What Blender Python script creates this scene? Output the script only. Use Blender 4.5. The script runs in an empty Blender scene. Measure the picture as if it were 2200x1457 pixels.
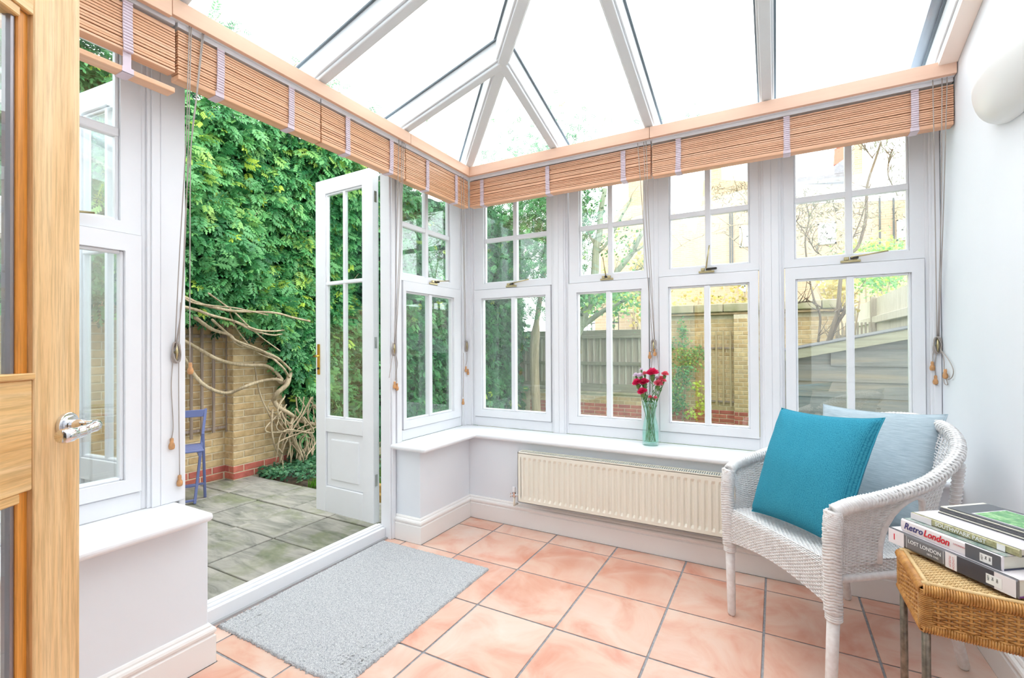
import bpy, math, random
import numpy as np
from mathutils import Vector, Matrix, noise
random.seed(7); rng = np.random.RandomState(7)
SC = bpy.context.scene; COL = SC.collection; PI = math.pi

# ------------------------------------------------------------------ camera
C0 = Vector((1.93049, -2.85043, 1.23879))
CF = Vector((-0.48512993, 0.87441986, 0.00623367))
CR = Vector((0.87441067, 0.4851606, -0.00501684))
CU = Vector((0.00741116, -0.00301697, 0.99996799))
FPX = 1019.146
cd = bpy.data.cameras.new('camera'); cam = bpy.data.objects.new('camera', cd); COL.objects.link(cam)
cam.matrix_world = Matrix(((CR.x, CU.x, -CF.x, C0.x), (CR.y, CU.y, -CF.y, C0.y), (CR.z, CU.z, -CF.z, C0.z), (0, 0, 0, 1)))
cd.sensor_fit = 'HORIZONTAL'; cd.sensor_width = 36; cd.lens = 36 * FPX / 2200; cd.shift_y = 6.14 / 2200
cd.clip_start = .02; cd.clip_end = 300
SC.camera = cam
# ------------------------------------------------------------------ light and exposure
w = bpy.data.worlds.new('overcast'); SC.world = w; w.use_nodes = True
bg = w.node_tree.nodes['Background']; bg.inputs['Color'].default_value = (.95, .985, 1, 1); bg.inputs['Strength'].default_value = 2.0
sd = bpy.data.lights.new('sun', 'SUN'); sd.energy = .5; sd.angle = .12; sd.color = (1, .86, .66)
sun = bpy.data.objects.new('sun', sd); COL.objects.link(sun)
sun.rotation_euler = Vector((.25, 1.0, -.36)).to_track_quat('-Z', 'Y').to_euler(); sun.location = (0, -20, 12)
vs = SC.view_settings; SC.display_settings.display_device = 'sRGB'
vs.view_transform = 'Standard'; vs.look = 'None'; vs.gamma = 1; vs.use_curve_mapping = False; vs.exposure = 1.27
SC.cycles.max_bounces = 12; SC.cycles.transparent_max_bounces = 24

def at(px, py, ax, val):
    d = CF + CR * ((px - 1100) / FPX) - CU * ((py - 734.64) / FPX)
    return C0 + d * ((val - C0[ax]) / d[ax])

# ------------------------------------------------------------------ materials
def lin(c):
    return tuple(((x / 255) / 12.92 if x / 255 <= .04045 else ((x / 255 + .055) / 1.055) ** 2.4) for x in c) + (1,)
class NT:
    def __init__(s, name):
        s.m = bpy.data.materials.new(name); s.m.use_nodes = True; s.t = s.m.node_tree
        s.b = s.t.nodes['Principled BSDF']; s.out = s.t.nodes['Material Output']
    def n(s, typ, **kw):
        nd = s.t.nodes.new(typ)
        for k, v in kw.items():
            if k in ('inp',):
                for a, b in v.items(): nd.inputs[a].default_value = b
            else: setattr(nd, k, v)
        return nd
    def l(s, a, b): s.t.links.new(a, b)
    def coord(s, scale=(1, 1, 1), obj=True, rnd=0):
        tc = s.n('ShaderNodeTexCoord'); mp = s.n('ShaderNodeMapping'); mp.inputs['Scale'].default_value = scale
        s.l(tc.outputs['Object'], mp.inputs['Vector'])
        if rnd:
            oi = s.n('ShaderNodeObjectInfo'); mu = s.n('ShaderNodeMath', operation='MULTIPLY'); mu.inputs[1].default_value = rnd
            s.l(oi.outputs['Random'], mu.inputs[0]); cx = s.n('ShaderNodeCombineXYZ')
            for i in range(3): s.l(mu.outputs[0], cx.inputs[i])
            s.l(cx.outputs[0], mp.inputs['Location'])
        return mp.outputs['Vector']
    def noise(s, vec, scale, detail=4, rough=.5, dist=0):
        nd = s.n('ShaderNodeTexNoise'); nd.inputs['Scale'].default_value = scale; nd.inputs['Detail'].default_value = detail
        nd.inputs['Roughness'].default_value = rough; nd.inputs['Distortion'].default_value = dist
        s.l(vec, nd.inputs['Vector']); return nd.outputs['Fac']
    def ramp(s, fac, stops, interp='LINEAR'):
        r = s.n('ShaderNodeValToRGB'); r.color_ramp.interpolation = interp
        e = r.color_ramp.elements
        while len(e) < len(stops): e.new(.5)
        for i, (p, c) in enumerate(stops): e[i].position = p; e[i].color = lin(c) if len(c) == 3 else c
        s.l(fac, r.inputs['Fac']); return r.outputs['Color']
    def mix(s, fac, a, b, mode='MIX'):
        m = s.n('ShaderNodeMix', data_type='RGBA', blend_type=mode)
        if isinstance(fac, (int, float)): m.inputs['Factor'].default_value = fac
        else: s.l(fac, m.inputs['Factor'])
        for i, x in ((6, a), (7, b)):
            if isinstance(x, tuple): m.inputs[i].default_value = lin(x) if len(x) == 3 else x
            else: s.l(x, m.inputs[i])
        return m.outputs[2]
    def col(s, c):
        if isinstance(c, tuple): s.b.inputs['Base Color'].default_value = lin(c)
        else: s.l(c, s.b.inputs['Base Color'])
    def set(s, rough=.5, metal=0, spec=.5, **k):
        s.b.inputs['Roughness'].default_value = rough; s.b.inputs['Metallic'].default_value = metal
        s.b.inputs['Specular IOR Level'].default_value = spec
        return s
    def bump(s, h, strength=.3, dist=.002):
        b = s.n('ShaderNodeBump'); b.inputs['Strength'].default_value = strength; b.inputs['Distance'].default_value = dist
        s.l(h, b.inputs['Height']); s.l(b.outputs['Normal'], s.b.inputs['Normal'])
    def rand(s): return s.n('ShaderNodeObjectInfo').outputs['Random']

M = {}
def simple(name, c, rough=.5, metal=0, spec=.5, nz=None):
    m = NT(name); m.set(rough, metal, spec)
    if nz:
        sc, amp = nz; f = m.noise(m.coord(rnd=3), sc, 3)
        d = tuple(max(0, int(x * (1 - amp))) for x in c); m.col(m.ramp(f, [(.3, d), (.7, c)]))
    else: m.col(c)
    M[name] = m.m; return m
simple('white_paint', (240, 241, 245), .32, nz=(6, .012))
simple('wall_paint', (236, 240, 246), .6, nz=(3, .012))
simple('skirting_paint', (243, 240, 238), .3)
simple('steel', (190, 190, 190), .25, 1)
simple('chrome', (225, 225, 228), .06, 1)
simple('brass', (196, 182, 140), .28, 1)
simple('brass_bright', (222, 190, 96), .22, 1); simple('dark_screw', (60, 58, 55), .5, .5)
simple('rafter_paint', (222, 226, 229), .4); simple('peach_reflection', (255, 238, 226), .4); simple('lead', (158, 168, 182), .5); simple('gasket', (110, 122, 130), .6)
simple('tape', (220, 204, 214), .7)
simple('cord', (176, 166, 160), .8)
simple('tassel', (222, 164, 110), .5, nz=(60, .2))
simple('radiator', (240, 236, 222), .35)
simple('blue_paint', (104, 114, 160), .4)
simple('iron', (70, 72, 74), .6)
simple('stem_green', (92, 158, 80), .5, nz=(40, .3))
simple('calyx', (98, 138, 70), .55)

simple('pages', (232, 228, 214), .8); simple('purple', (120, 45, 130), .4); simple('navy', (38, 42, 72), .4)
simple('book_white', (238, 232, 236), .25); simple('book_grey', (120, 118, 122), .25); simple('book_dark', (72, 70, 78), .22)
simple('ink_white', (244, 244, 244), .5); simple('ink_red', (214, 30, 52), .5); simple('ink_blue', (52, 52, 120), .5); simple('ink_dark', (50, 52, 60), .5)
simple('ink_faded', (205, 120, 125), .5)
simple('mag_grey', (96, 98, 104), .4); simple('white_house', (222, 220, 216), .7); simple('roof_slate', (150, 152, 160), .7, nz=(8, .15)); simple('pot', (225, 120, 100), .7)
simple('lamp_white', (238, 240, 240), .3)
simple('soil', (80, 66, 50), .9, nz=(20, .5)); simple('moulding_dark', (172, 172, 175), .7)
simple('timber_edge', (196, 160, 84), .8, nz=(12, .3))
simple('spacer', (150, 145, 150), .35, .8)

def wood(name, a, b, c, axis='z', scale=1, rough=.4, rnd=7, fine_=.6, rot=0):
    m = NT(name); m.set(rough)
    s = {'z': (26, 26, 1.1), 'y': (26, 1.1, 26), 'x': (1.1, 26, 26)}[axis]
    v = m.coord(tuple(q * scale for q in s), rnd=rnd)
    if rot:   # boards that run askew to the room
        vr = m.n('ShaderNodeVectorRotate', rotation_type='Z_AXIS'); vr.inputs['Angle'].default_value = rot; mpn = v.node
        tcn = mpn.inputs['Vector'].links[0].from_socket; m.l(tcn, vr.inputs['Vector']); m.l(vr.outputs['Vector'], mpn.inputs['Vector'])
    f = m.noise(v, 1.0, 5, .6, 1.2); f2 = m.noise(v, 7.0, 4, .7)
    base = m.ramp(f, [(.25, a), (.5, b), (.75, c)])
    fine = m.ramp(f2, [(.38, (206, 200, 190)), (.56, (255, 255, 255))])
    m.col(m.mix(fine_, base, fine, 'MULTIPLY')); m.bump(f2, .12, .001); M[name] = m.m
wood('pine_v', (220, 170, 112), (236, 195, 141), (243, 210, 163), 'z', rough=.35)
wood('pine_h', (218, 166, 100), (236, 193, 132), (243, 209, 158), 'x', rough=.35, rot=.9447)
wood('pine_dark', (202, 122, 36), (222, 146, 58), (232, 160, 80), 'z', rough=.35)
wood('slat_wood', (222, 166, 126), (232, 182, 144), (238, 197, 164), 'y', .5, .4, fine_=.25)
wood('slat_wood_x', (222, 164, 128), (232, 180, 146), (238, 196, 166), 'x', .5, .4, fine_=.25)
wood('pelmet_wood', (232, 190, 160), (238, 198, 170), (242, 206, 180), 'y', .3, .4, fine_=.08)
wood('pelmet_wood_x', (232, 189, 162), (238, 197, 172), (242, 205, 182), 'x', .3, .4, fine_=.08)
wood('fence_wood', (134, 126, 110), (166, 156, 138), (188, 178, 158), 'z', .6, .85)
wood('shed_wood', (80, 82, 80), (108, 107, 102), (136, 122, 98), 'x', .5, .85)
wood('strip_wood', (176, 170, 154), (196, 190, 174), (210, 204, 190), 'z', .6, .85)
wood('fascia_wood', (124, 122, 102), (142, 139, 118), (158, 153, 132), 'x', .5, .8)
wood('trellis_pale', (172, 150, 112), (190, 168, 130), (204, 184, 148), 'z', .8, .8)
wood('trellis_wood', (124, 104, 96), (160, 142, 130), (186, 168, 154), 'z', .8, .8)
wood('bark', (150, 132, 108), (184, 166, 138), (208, 192, 164), 'z', 1.2, .85)
wood('bark_dark', (98, 84, 68), (124, 108, 88), (148, 130, 108), 'z', 1.2, .85)
wood('bark_green', (120, 132, 112), (150, 160, 138), (178, 182, 160), 'z', .8, .85)

def glassmat(name, tint, boost=1.0, rough=0.0):
    m = NT(name); t = m.t; t.nodes.remove(m.b)
    g = m.n('ShaderNodeNewGeometry'); dt = m.n('ShaderNodeVectorMath', operation='DOT_PRODUCT')
    m.l(g.outputs['Normal'], dt.inputs[0]); m.l(g.outputs['Incoming'], dt.inputs[1])
    ab = m.n('ShaderNodeMath', operation='ABSOLUTE'); m.l(dt.outputs['Value'], ab.inputs[0])
    su = m.n('ShaderNodeMath', operation='SUBTRACT'); su.inputs[0].default_value = 1; m.l(ab.outputs[0], su.inputs[1])
    po = m.n('ShaderNodeMath', operation='POWER'); m.l(su.outputs[0], po.inputs[0]); po.inputs[1].default_value = 5
    ma = m.n('ShaderNodeMath', operation='MULTIPLY_ADD'); m.l(po.outputs[0], ma.inputs[0]); ma.inputs[1].default_value = .9; ma.inputs[2].default_value = .045 * boost
    ma.use_clamp = True
    tr = m.n('ShaderNodeBsdfTransparent'); tr.inputs['Color'].default_value = tint
    gl = m.n('ShaderNodeBsdfGlossy'); gl.inputs['Roughness'].default_value = rough; gl.inputs['Color'].default_value = (.95, 1, .99, 1)
    mx = m.n('ShaderNodeMixShader'); m.l(ma.outputs[0], mx.inputs[0]); m.l(tr.outputs[0], mx.inputs[1]); m.l(gl.outputs[0], mx.inputs[2])
    m.l(mx.outputs[0], m.out.inputs['Surface']); M[name] = m.m
glassmat('window_glass', (.965, .985, .98, 1), 2.2)
glassmat('roof_glass', (.985, .99, .99, 1), 1.0)
glassmat('vase_glass', (.86, .965, .94, 1), 1.6)
glassmat('water', (.90, .98, .95, 1), 1.0)

# terracotta tile
m = NT('tile'); m.set(.26, spec=.6); v = m.coord(rnd=9)
f = m.noise(v, 3.8, 5, .55, .8); f2 = m.noise(v, 2.2, 2, .5)
c1 = m.ramp(f, [(.30, (214, 158, 138)), (.44, (222, 180, 162)), (.56, (226, 196, 180)), (.72, (226, 206, 194))])
c2 = m.ramp(f2, [(.35, (246, 208, 190)), (.65, (255, 253, 252))])
m.col(m.mix(.55, c1, c2, 'MULTIPLY')); m.bump(f, .05, .002); M['tile'] = m.m
m = NT('grout'); m.set(.9); m.col(m.ramp(m.noise(m.coord(), 60, 3), [(.3, (134, 134, 140)), (.7, (165, 165, 168))])); M['grout'] = m.m
# rug
m = NT('rug'); m.set(.95, spec=.1); v = m.coord()
f = m.noise(v, 260, 2, .6); f2 = m.noise(v, 90, 3)
c = m.ramp(f, [(.32, (146, 148, 156)), (.5, (196, 197, 199)), (.7, (222, 221, 219))]); m.col(m.mix(.35, c, m.ramp(f2, [(.3, (180, 180, 186)), (.7, (255, 255, 255))]), 'MULTIPLY')); m.bump(f, .6, .004); M['rug'] = m.m
# bricks
def brick(name, cols, rnd=30):
    m = NT(name); m.set(.85, spec=.2); v = m.coord(rnd=rnd)
    r = m.ramp(m.rand(), [(i / (len(cols) - 1), c) for i, c in enumerate(cols)])
    f = m.noise(v, 14, 4); d = m.ramp(f, [(.3, (206, 200, 190)), (.65, (255, 255, 255))])
    m.col(m.mix(.8, r, d, 'MULTIPLY')); m.bump(m.noise(v, 60, 4), .4, .003); M[name] = m.m
brick('brick_yellow', [(204, 174, 130), (218, 188, 142), (198, 172, 134), (222, 196, 150), (210, 184, 144)])
brick('brick_red', [(192, 106, 94), (206, 124, 106), (184, 100, 94)])
def bricksurf(name, c1, c2, mortar, sx, wallax):
    m = NT(name); m.set(.85, spec=.2); tc = m.n('ShaderNodeTexCoord'); sp = m.n('ShaderNodeSeparateXYZ'); m.l(tc.outputs['Object'], sp.inputs[0])
    cx = m.n('ShaderNodeCombineXYZ'); m.l(sp.outputs[0 if wallax == 'x' else 1], cx.inputs[0]); m.l(sp.outputs[2], cx.inputs[1])
    b = m.n('ShaderNodeTexBrick'); b.inputs['Scale'].default_value = 1; b.inputs['Brick Width'].default_value = sx; b.inputs['Row Height'].default_value = sx / 3.05
    b.inputs['Mortar Size'].default_value = .006; b.inputs['Color1'].default_value = lin(c1); b.inputs['Color2'].default_value = lin(c2); b.inputs['Mortar'].default_value = lin(mortar)
    m.l(cx.outputs[0], b.inputs['Vector']); m.col(b.outputs['Color']); M[name] = m.m
bricksurf('house_brick', (182, 158, 134), (172, 147, 122), (190, 174, 154), .24, 'x')
m = NT('mortar'); m.set(.95); m.col(m.ramp(m.noise(m.coord(), 30, 3), [(.3, (204, 190, 160)), (.7, (222, 210, 184))])); M['mortar'] = m.m
m = NT('coping'); m.set(.9); m.col(m.ramp(m.noise(m.coord(), 6, 4), [(.35, (146, 142, 104)), (.6, (176, 166, 138)), (.75, (192, 172, 148))])); M['coping'] = m.m
# paving slab
m = NT('slab'); m.set(.75, spec=.35); v = m.coord((1, 1, 1), rnd=11); v2 = m.coord((2.2, 9, 1), rnd=5)
f = m.noise(v2, 1.5, 7, .62, .8); g = m.noise(v, 3.0, 4, .6, .4)
stone = m.ramp(f, [(.28, (104, 106, 99)), (.42, (142, 141, 133)), (.55, (164, 160, 152)), (.75, (184, 178, 169))])
moss = m.ramp(m.noise(v, 7, 5, .7), [(.3, (78, 94, 46)), (.7, (126, 138, 80))])
mf = m.ramp(g, [(.50, (0, 0, 0)), (.66, (185, 185, 185))])
m.col(m.mix(mf, stone, moss)); m.bump(f, .6, .006); M['slab'] = m.m
m = NT('moss_joint'); m.set(.95); m.col(m.ramp(m.noise(m.coord(), 20, 4), [(.35, (88, 100, 60)), (.65, (134, 146, 84))])); M['moss_joint'] = m.m
m = NT('lawn'); m.set(.95); m.col(m.ramp(m.noise(m.coord(), 8, 4), [(.35, (58, 92, 34)), (.65, (104, 142, 60))])); M['lawn'] = m.m
# fabrics
m = NT('teal_fabric'); m.set(.9, spec=.15); tc = m.n('ShaderNodeTexCoord'); wv = []
mp = m.n('ShaderNodeMapping'); mp.inputs['Scale'].default_value = (105, 105, 105); m.l(tc.outputs['UV'], mp.inputs['Vector'])
ck = m.n('ShaderNodeTexVoronoi'); ck.inputs['Scale'].default_value = 1; ck.inputs['Randomness'].default_value = .25; m.l(mp.outputs[0], ck.inputs['Vector'])
m.col(m.ramp(ck.outputs['Distance'], [(.2, (70, 164, 188)), (.75, (20, 104, 134))])); m.bump(ck.outputs['Distance'], -.7, .004); M['teal_fabric'] = m.m
m = NT('grey_fabric'); m.set(.85, spec=.2); tc = m.n('ShaderNodeTexCoord')
mp = m.n('ShaderNodeMapping'); mp.inputs['Scale'].default_value = (6, 90, 1); m.l(tc.outputs['UV'], mp.inputs['Vector'])
f = m.noise(mp.outputs[0], 1.5, 4, .6); m.col(m.ramp(f, [(.3, (160, 178, 190)), (.7, (196, 210, 218))])); m.bump(f, .25, .002); M['grey_fabric'] = m.m
# wicker
def wick(name, a, b, rough=.5):
    m = NT(name); m.set(rough); f = m.noise(m.coord(), 45, 3, .6); m.col(m.ramp(f, [(.3, a), (.65, b)])); M[name] = m.m
wick('white_wicker', (226, 222, 222), (244, 242, 242)); wick('white_leg', (232, 226, 224), (246, 244, 244))
wick('rattan', (158, 102, 44), (208, 154, 86), .35); wick('rattan_light', (206, 168, 112), (226, 194, 142), .4)
simple('tube_leg', (150, 138, 124), .35, .7, nz=(50, .3))
# leaves
def leafmat(name, cols, rough=.4, trans=.25):
    m = NT(name); m.set(rough, spec=.4); at_ = m.n('ShaderNodeAttribute'); at_.attribute_name = 'tone'
    c = m.ramp(at_.outputs['Fac'], [(i / (len(cols) - 1), c) for i, c in enumerate(cols)]); m.col(c)
    tl = m.n('ShaderNodeBsdfTranslucent'); m.l(c, tl.inputs['Color']); mx = m.n('ShaderNodeMixShader'); mx.inputs[0].default_value = trans
    m.l(m.b.outputs[0], mx.inputs[1]); m.l(tl.outputs[0], mx.inputs[2]); m.l(mx.outputs[0], m.out.inputs['Surface']); M[name] = m.m
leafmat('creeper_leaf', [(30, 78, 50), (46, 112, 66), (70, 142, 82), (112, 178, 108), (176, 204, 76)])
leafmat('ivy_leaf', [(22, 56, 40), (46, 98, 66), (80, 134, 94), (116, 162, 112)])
leafmat('tree_leaf', [(96, 108, 62), (134, 136, 74), (176, 156, 84), (196, 176, 92)])
leafmat('bamboo_leaf', [(110, 100, 84), (134, 132, 106), (150, 160, 110)])
leafmat('carn_red', [(230, 52, 112), (234, 74, 124)], .6, .45); leafmat('carn_pink', [(240, 126, 146), (242, 142, 156)], .6, .45); leafmat('carn_white', [(240, 226, 240), (244, 232, 242)], .6, .4)
leafmat('grass_blade', [(62, 112, 30), (104, 164, 48), (140, 190, 70)])

# ------------------------------------------------------------------ mesh builder
WL = {}   # world location of every parent
class MB:
    def __init__(s): s.v = []; s.f = []
    def add(s, vs, fs):
        o = len(s.v); s.v += [tuple(p) for p in vs]; s.f += [tuple(i + o for i in f) for f in fs]; return s
    def box(s, x0, y0, z0, x1, y1, z1):
        x0, x1 = sorted((x0, x1)); y0, y1 = sorted((y0, y1)); z0, z1 = sorted((z0, z1))
        return s.add([(x0, y0, z0), (x1, y0, z0), (x1, y1, z0), (x0, y1, z0), (x0, y0, z1), (x1, y0, z1), (x1, y1, z1), (x0, y1, z1)],
                     [(0, 3, 2, 1), (4, 5, 6, 7), (0, 1, 5, 4), (1, 2, 6, 5), (2, 3, 7, 6), (3, 0, 4, 7)])
    def obox(s, o, a, b, c):   # corner and three edge vectors (right-handed)
        o, a, b, c = map(Vector, (o, a, b, c))
        return s.add([o, o + a, o + a + b, o + b, o + c, o + a + c, o + a + b + c, o + b + c],
                     [(0, 3, 2, 1), (4, 5, 6, 7), (0, 1, 5, 4), (1, 2, 6, 5), (2, 3, 7, 6), (3, 0, 4, 7)])
    def tube(s, pts, r, n=8, closed=False, cap=True):
        pts = [Vector(p) for p in pts]; k = len(pts); rr = r if isinstance(r, (list, tuple)) else [r] * k
        vs = []; fs = []; up = None
        for i in range(k):
            a = pts[i - 1] if (i > 0 or closed) else pts[i]; b = pts[(i + 1) % k] if (i < k - 1 or closed) else pts[i]
            d = (b - a)
            if d.length < 1e-9: d = Vector((0, 0, 1))
            d.normalize()
            if up is None:
                up = d.cross(Vector((0, 0, 1)))
                if up.length < .1: up = d.cross(Vector((1, 0, 0)))
            up = (up - d * up.dot(d)).normalized(); q = d.cross(up)
            for j in range(n):
                t = 2 * PI * j / n; vs.append(pts[i] + (up * math.cos(t) + q * math.sin(t)) * rr[i])
        m = k if closed else k - 1
        for i in range(m):
            for j in range(n):
                fs.append((i * n + j, i * n + (j + 1) % n, ((i + 1) % k) * n + (j + 1) % n, ((i + 1) % k) * n + j))
        if cap and not closed: fs.append(tuple(range(n))[::-1]); fs.append(tuple((k - 1) * n + j for j in range(n)))
        return s.add(vs, fs)
    def lathe(s, prof, c, n=24, cap=True):
        vs = []; fs = []
        for (r, z) in prof:
            for j in range(n):
                t = 2 * PI * j / n; vs.append((c[0] + r * math.cos(t), c[1] + r * math.sin(t), c[2] + z))
        for i in range(len(prof) - 1):
            for j in range(n): fs.append((i * n + j, i * n + (j + 1) % n, (i + 1) * n + (j + 1) % n, (i + 1) * n + j))
        if cap: fs.append(tuple(range(n))[::-1]); fs.append(tuple((len(prof) - 1) * n + j for j in range(n)))
        return s.add(vs, fs)
    def prism(s, poly, vec, ):   # 3D polygon extruded along vec
        poly = [Vector(p) for p in poly]; n = len(poly); vec = Vector(vec)
        return s.add(poly + [p + vec for p in poly], [tuple(range(n))[::-1], tuple(range(n, 2 * n))] + [(i, (i + 1) % n, (i + 1) % n + n, i + n) for i in range(n)])
    def build(s, name, mat, parent=None, org=None, smooth=False, bevel=0, seg=2, angle=True):
        me = bpy.data.meshes.new(name); o = bpy.data.objects.new(name, me); COL.objects.link(o)
        if org is None:
            if parent is None or len(s.v) < 3: org = Vector((0, 0, 0))
            else:
                a = np.array(s.v); org = Vector(((a[:, 0].min() + a[:, 0].max()) / 2, (a[:, 1].min() + a[:, 1].max()) / 2, a[:, 2].min()))
        org = Vector(org)
        me.from_pydata([(p[0] - org.x, p[1] - org.y, p[2] - org.z) for p in s.v], [], s.f); me.update()
        me.materials.append(M[mat] if isinstance(mat, str) else mat)
        if smooth: me.polygons.foreach_set('use_smooth', [True] * len(me.polygons))
        pw = Vector((0, 0, 0))
        if parent is not None: o.parent = parent; pw = WL[parent.name]
        o.location = org - pw; WL[o.name] = org
        if bevel:
            b = o.modifiers.new('bevel', 'BEVEL'); b.width = bevel; b.segments = seg; b.limit_method = 'ANGLE'; b.angle_limit = .6; b.harden_normals = False
        return o
def empty(name, loc):
    o = bpy.data.objects.new(name, None); COL.objects.link(o); o.location = loc; o.empty_display_size = .05; WL[o.name] = Vector(loc); return o
def thing(name, label, cat, loc=(0, 0, 0), group=None):
    return tag(empty(name, loc), label, cat, group)
def tag(o, label, cat, group=None):
    o['label'] = label; o['category'] = cat
    if group: o['group'] = group
    return o
def struct(name, loc=(0, 0, 0)):
    o = empty(name, loc); o['kind'] = 'structure'; return o
def sst(o): o['kind'] = 'structure'; return o
def stuff(o): o['kind'] = 'stuff'; return o
def inst(src, name, parent, loc, rot=(0, 0, 0), scale=(1, 1, 1), mat=None):
    o = bpy.data.objects.new(name, src.data); COL.objects.link(o); o.parent = parent
    o.location = Vector(loc) - WL[parent.name]; o.rotation_euler = rot; o.scale = scale; WL[o.name] = Vector(loc); return o
def npmesh(name, V, F, mat, parent=None, tone=None, smooth=False, org=(0, 0, 0)):
    """V (n,3) array, F (m,k) array with constant k; tone per vertex"""
    me = bpy.data.meshes.new(name); o = bpy.data.objects.new(name, me); COL.objects.link(o)
    n = len(V); k = F.shape[1]; V = V - np.array(org)
    me.vertices.add(n); me.vertices.foreach_set('co', V.astype(np.float32).ravel())
    me.loops.add(F.size); me.loops.foreach_set('vertex_index', F.astype(np.int32).ravel())
    me.polygons.add(len(F)); me.polygons.foreach_set('loop_start', np.arange(0, F.size, k, dtype=np.int32))
    me.polygons.foreach_set('loop_total', np.full(len(F), k, dtype=np.int32))
    if smooth: me.polygons.foreach_set('use_smooth', np.ones(len(F), dtype=bool))
    me.update(calc_edges=True); me.validate()
    if tone is not None:
        a = me.attributes.new('tone', 'FLOAT', 'POINT'); a.data.foreach_set('value', tone.astype(np.float32))
    me.materials.append(M[mat])
    pw = Vector((0, 0, 0))
    if parent is not None: o.parent = parent; pw = WL[parent.name]
    o.location = Vector(org) - pw; WL[o.name] = Vector(org); return o
def spline(pts, n=8):
    """Catmull-Rom through points"""
    P = [Vector(p) for p in pts]; P = [P[0] * 2 - P[1]] + P + [P[-1] * 2 - P[-2]]; out = []
    for i in range(1, len(P) - 2):
        for j in range(n):
            t = j / n; a, b, c, d = P[i - 1:i + 3]
            out.append(.5 * ((2 * b) + (c - a) * t + (2 * a - 5 * b + 4 * c - d) * t * t + (3 * b - a - 3 * c + d) * t ** 3))
    out.append(P[-2]); return out

# ================================================================== STRUCTURE
XR, GX, GY, T = 2.66, .2787, -.1459, .4
floor = MB().box(-.30, -3.06, -.12, XR, .02, -.004).build('floor', 'grout'); sst(floor)
xs = [GX + a * T for a in range(-2, 7)]; ys = [GY - b * T for b in range(-1, 9)]
for i in range(len(xs) - 1):
    for j in range(len(ys) - 1):
        def rect(a0, a1, b0, b1):
            x0, x1 = max(xs[i], a0), min(xs[i + 1], a1); y1, y0 = min(ys[j], b1), max(ys[j + 1], b0)
            return (x0, x1, y0, y1) if x1 - x0 > .03 and y1 - y0 > .03 else None
        main = rect(-.001, 2.645, -3.05, .001); rec = rect(-.262, -.001, -1.78, -.55)
        g = .0045
        if main is None and rec is None: continue
        if main and rec:
            if rec[2] - main[2] < .1 and main[3] - rec[3] < .1: rs = [(rec[0], main[1], main[2], main[3])]
            else:
                rs = [main, rec]; rs[1] = (rec[0], rec[1] + 2 * g, rec[2], rec[3])
        else: rs = [main or rec]
        for (x0, x1, y0, y1) in rs:
            # an L-shaped cell is two touching pieces of one tile: keep them in one mesh
            pass
        mb = MB()
        for (x0, x1, y0, y1) in rs: mb.box(x0 + g, y0 + g, -.004, x1 - g, y1 - g, random.uniform(-.0003, .0003))
        mb.build('tile', 'tile', floor, bevel=.0015, seg=1)

# dwarf walls
sst(MB().box(-.02, -3.06, 0, -.30, -1.80, .575).build('wall_left', 'wall_paint', bevel=.004))
sst(MB().box(-.02, -.53, 0, -.30, .02, .575).build('wall_left', 'wall_paint', bevel=.004))
sst(MB().box(-.30, .02, -.1, XR, .30, .575).build('wall_back', 'wall_paint'))
sst(MB().box(XR, -3.06, -.1, XR + .12, .45, 3.28).build('wall_right', 'wall_paint'))
wf = MB(); wf.box(-.30, -3.20, -.1, 1.08, -3.06, 5.6); wf.box(1.08, -3.20, 2.05, 2.30, -3.06, 5.6); wf.box(2.30, -3.20, -.1, 6.5, -3.06, 5.6); wf.box(-5.0, -3.20, -.1, -.30, -3.06, 5.6)
sst(wf.build('wall_front', 'wall_paint'))  # unseen house wall; upper part added to keep sun off conservatory and garden
wh = MB(); wh.box(1.0, -6.2, -.1, .9, -3.2, 2.6); wh.box(3.4, -6.2, -.1, 3.5, -3.2, 2.6); wh.box(.9, -6.3, -.1, 3.5, -6.2, 2.6)
sst(wh.build('wall_house', 'wall_paint')); sst(MB().box(.9, -6.3, 2.6, 3.5, -3.2, 2.7).build('ceiling_house', 'wall_paint'))
sst(MB().box(.9, -6.3, -.12, 3.5, -3.06, -.002).build('floor_house', 'pine_v'))

# skirting
prof = [(0, 0), (.020, 0), (.020, .104), (.0145, .108), (.0145, .112), (.0205, .119), (.0215, .128), (.018, .136), (.009, .140), (.009, .146), (.0045, .153), (0, .155)]
def sweep(path, prof, name, mat, parent=None):
    P = [Vector((p[0], p[1])) for p in path]; vs = []; fs = []; n = len(prof)
    for i, p in enumerate(P):
        ds = []
        if i > 0: ds.append((P[i] - P[i - 1]).normalized())
        if i < len(P) - 1: ds.append((P[i + 1] - P[i]).normalized())
        ns = [Vector((d.y, -d.x)) for d in ds]
        b = sum(ns, Vector((0, 0))); b = b / b.dot(ns[0])
        for (o, z) in prof: vs.append((p.x + b.x * o, p.y + b.y * o, z))
    for i in range(len(P) - 1):
        for j in range(n): fs.append((i * n + j, i * n + (j + 1) % n, (i + 1) * n + (j + 1) % n, (i + 1) * n + j))
    fs.append(tuple(range(n))); fs.append(tuple((len(P) - 1) * n + j for j in range(n))[::-1])
    return MB().add(vs, fs).build(name, mat, parent)
sst(sweep([(-.02, -3.04), (-.02, -1.80), (-.262, -1.80)], prof, 'baseboard_left', 'skirting_paint'))
sst(sweep([(-.262, -.53), (-.02, -.53), (-.02, .02)], prof, 'baseboard_left', 'skirting_paint'))
sst(sweep([(-.02, .02), (XR - .001, .02)], prof, 'baseboard_back', 'skirting_paint'))
sst(sweep([(XR, .02), (XR, -3.05)], prof, 'baseboard_right', 'skirting_paint'))

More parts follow.
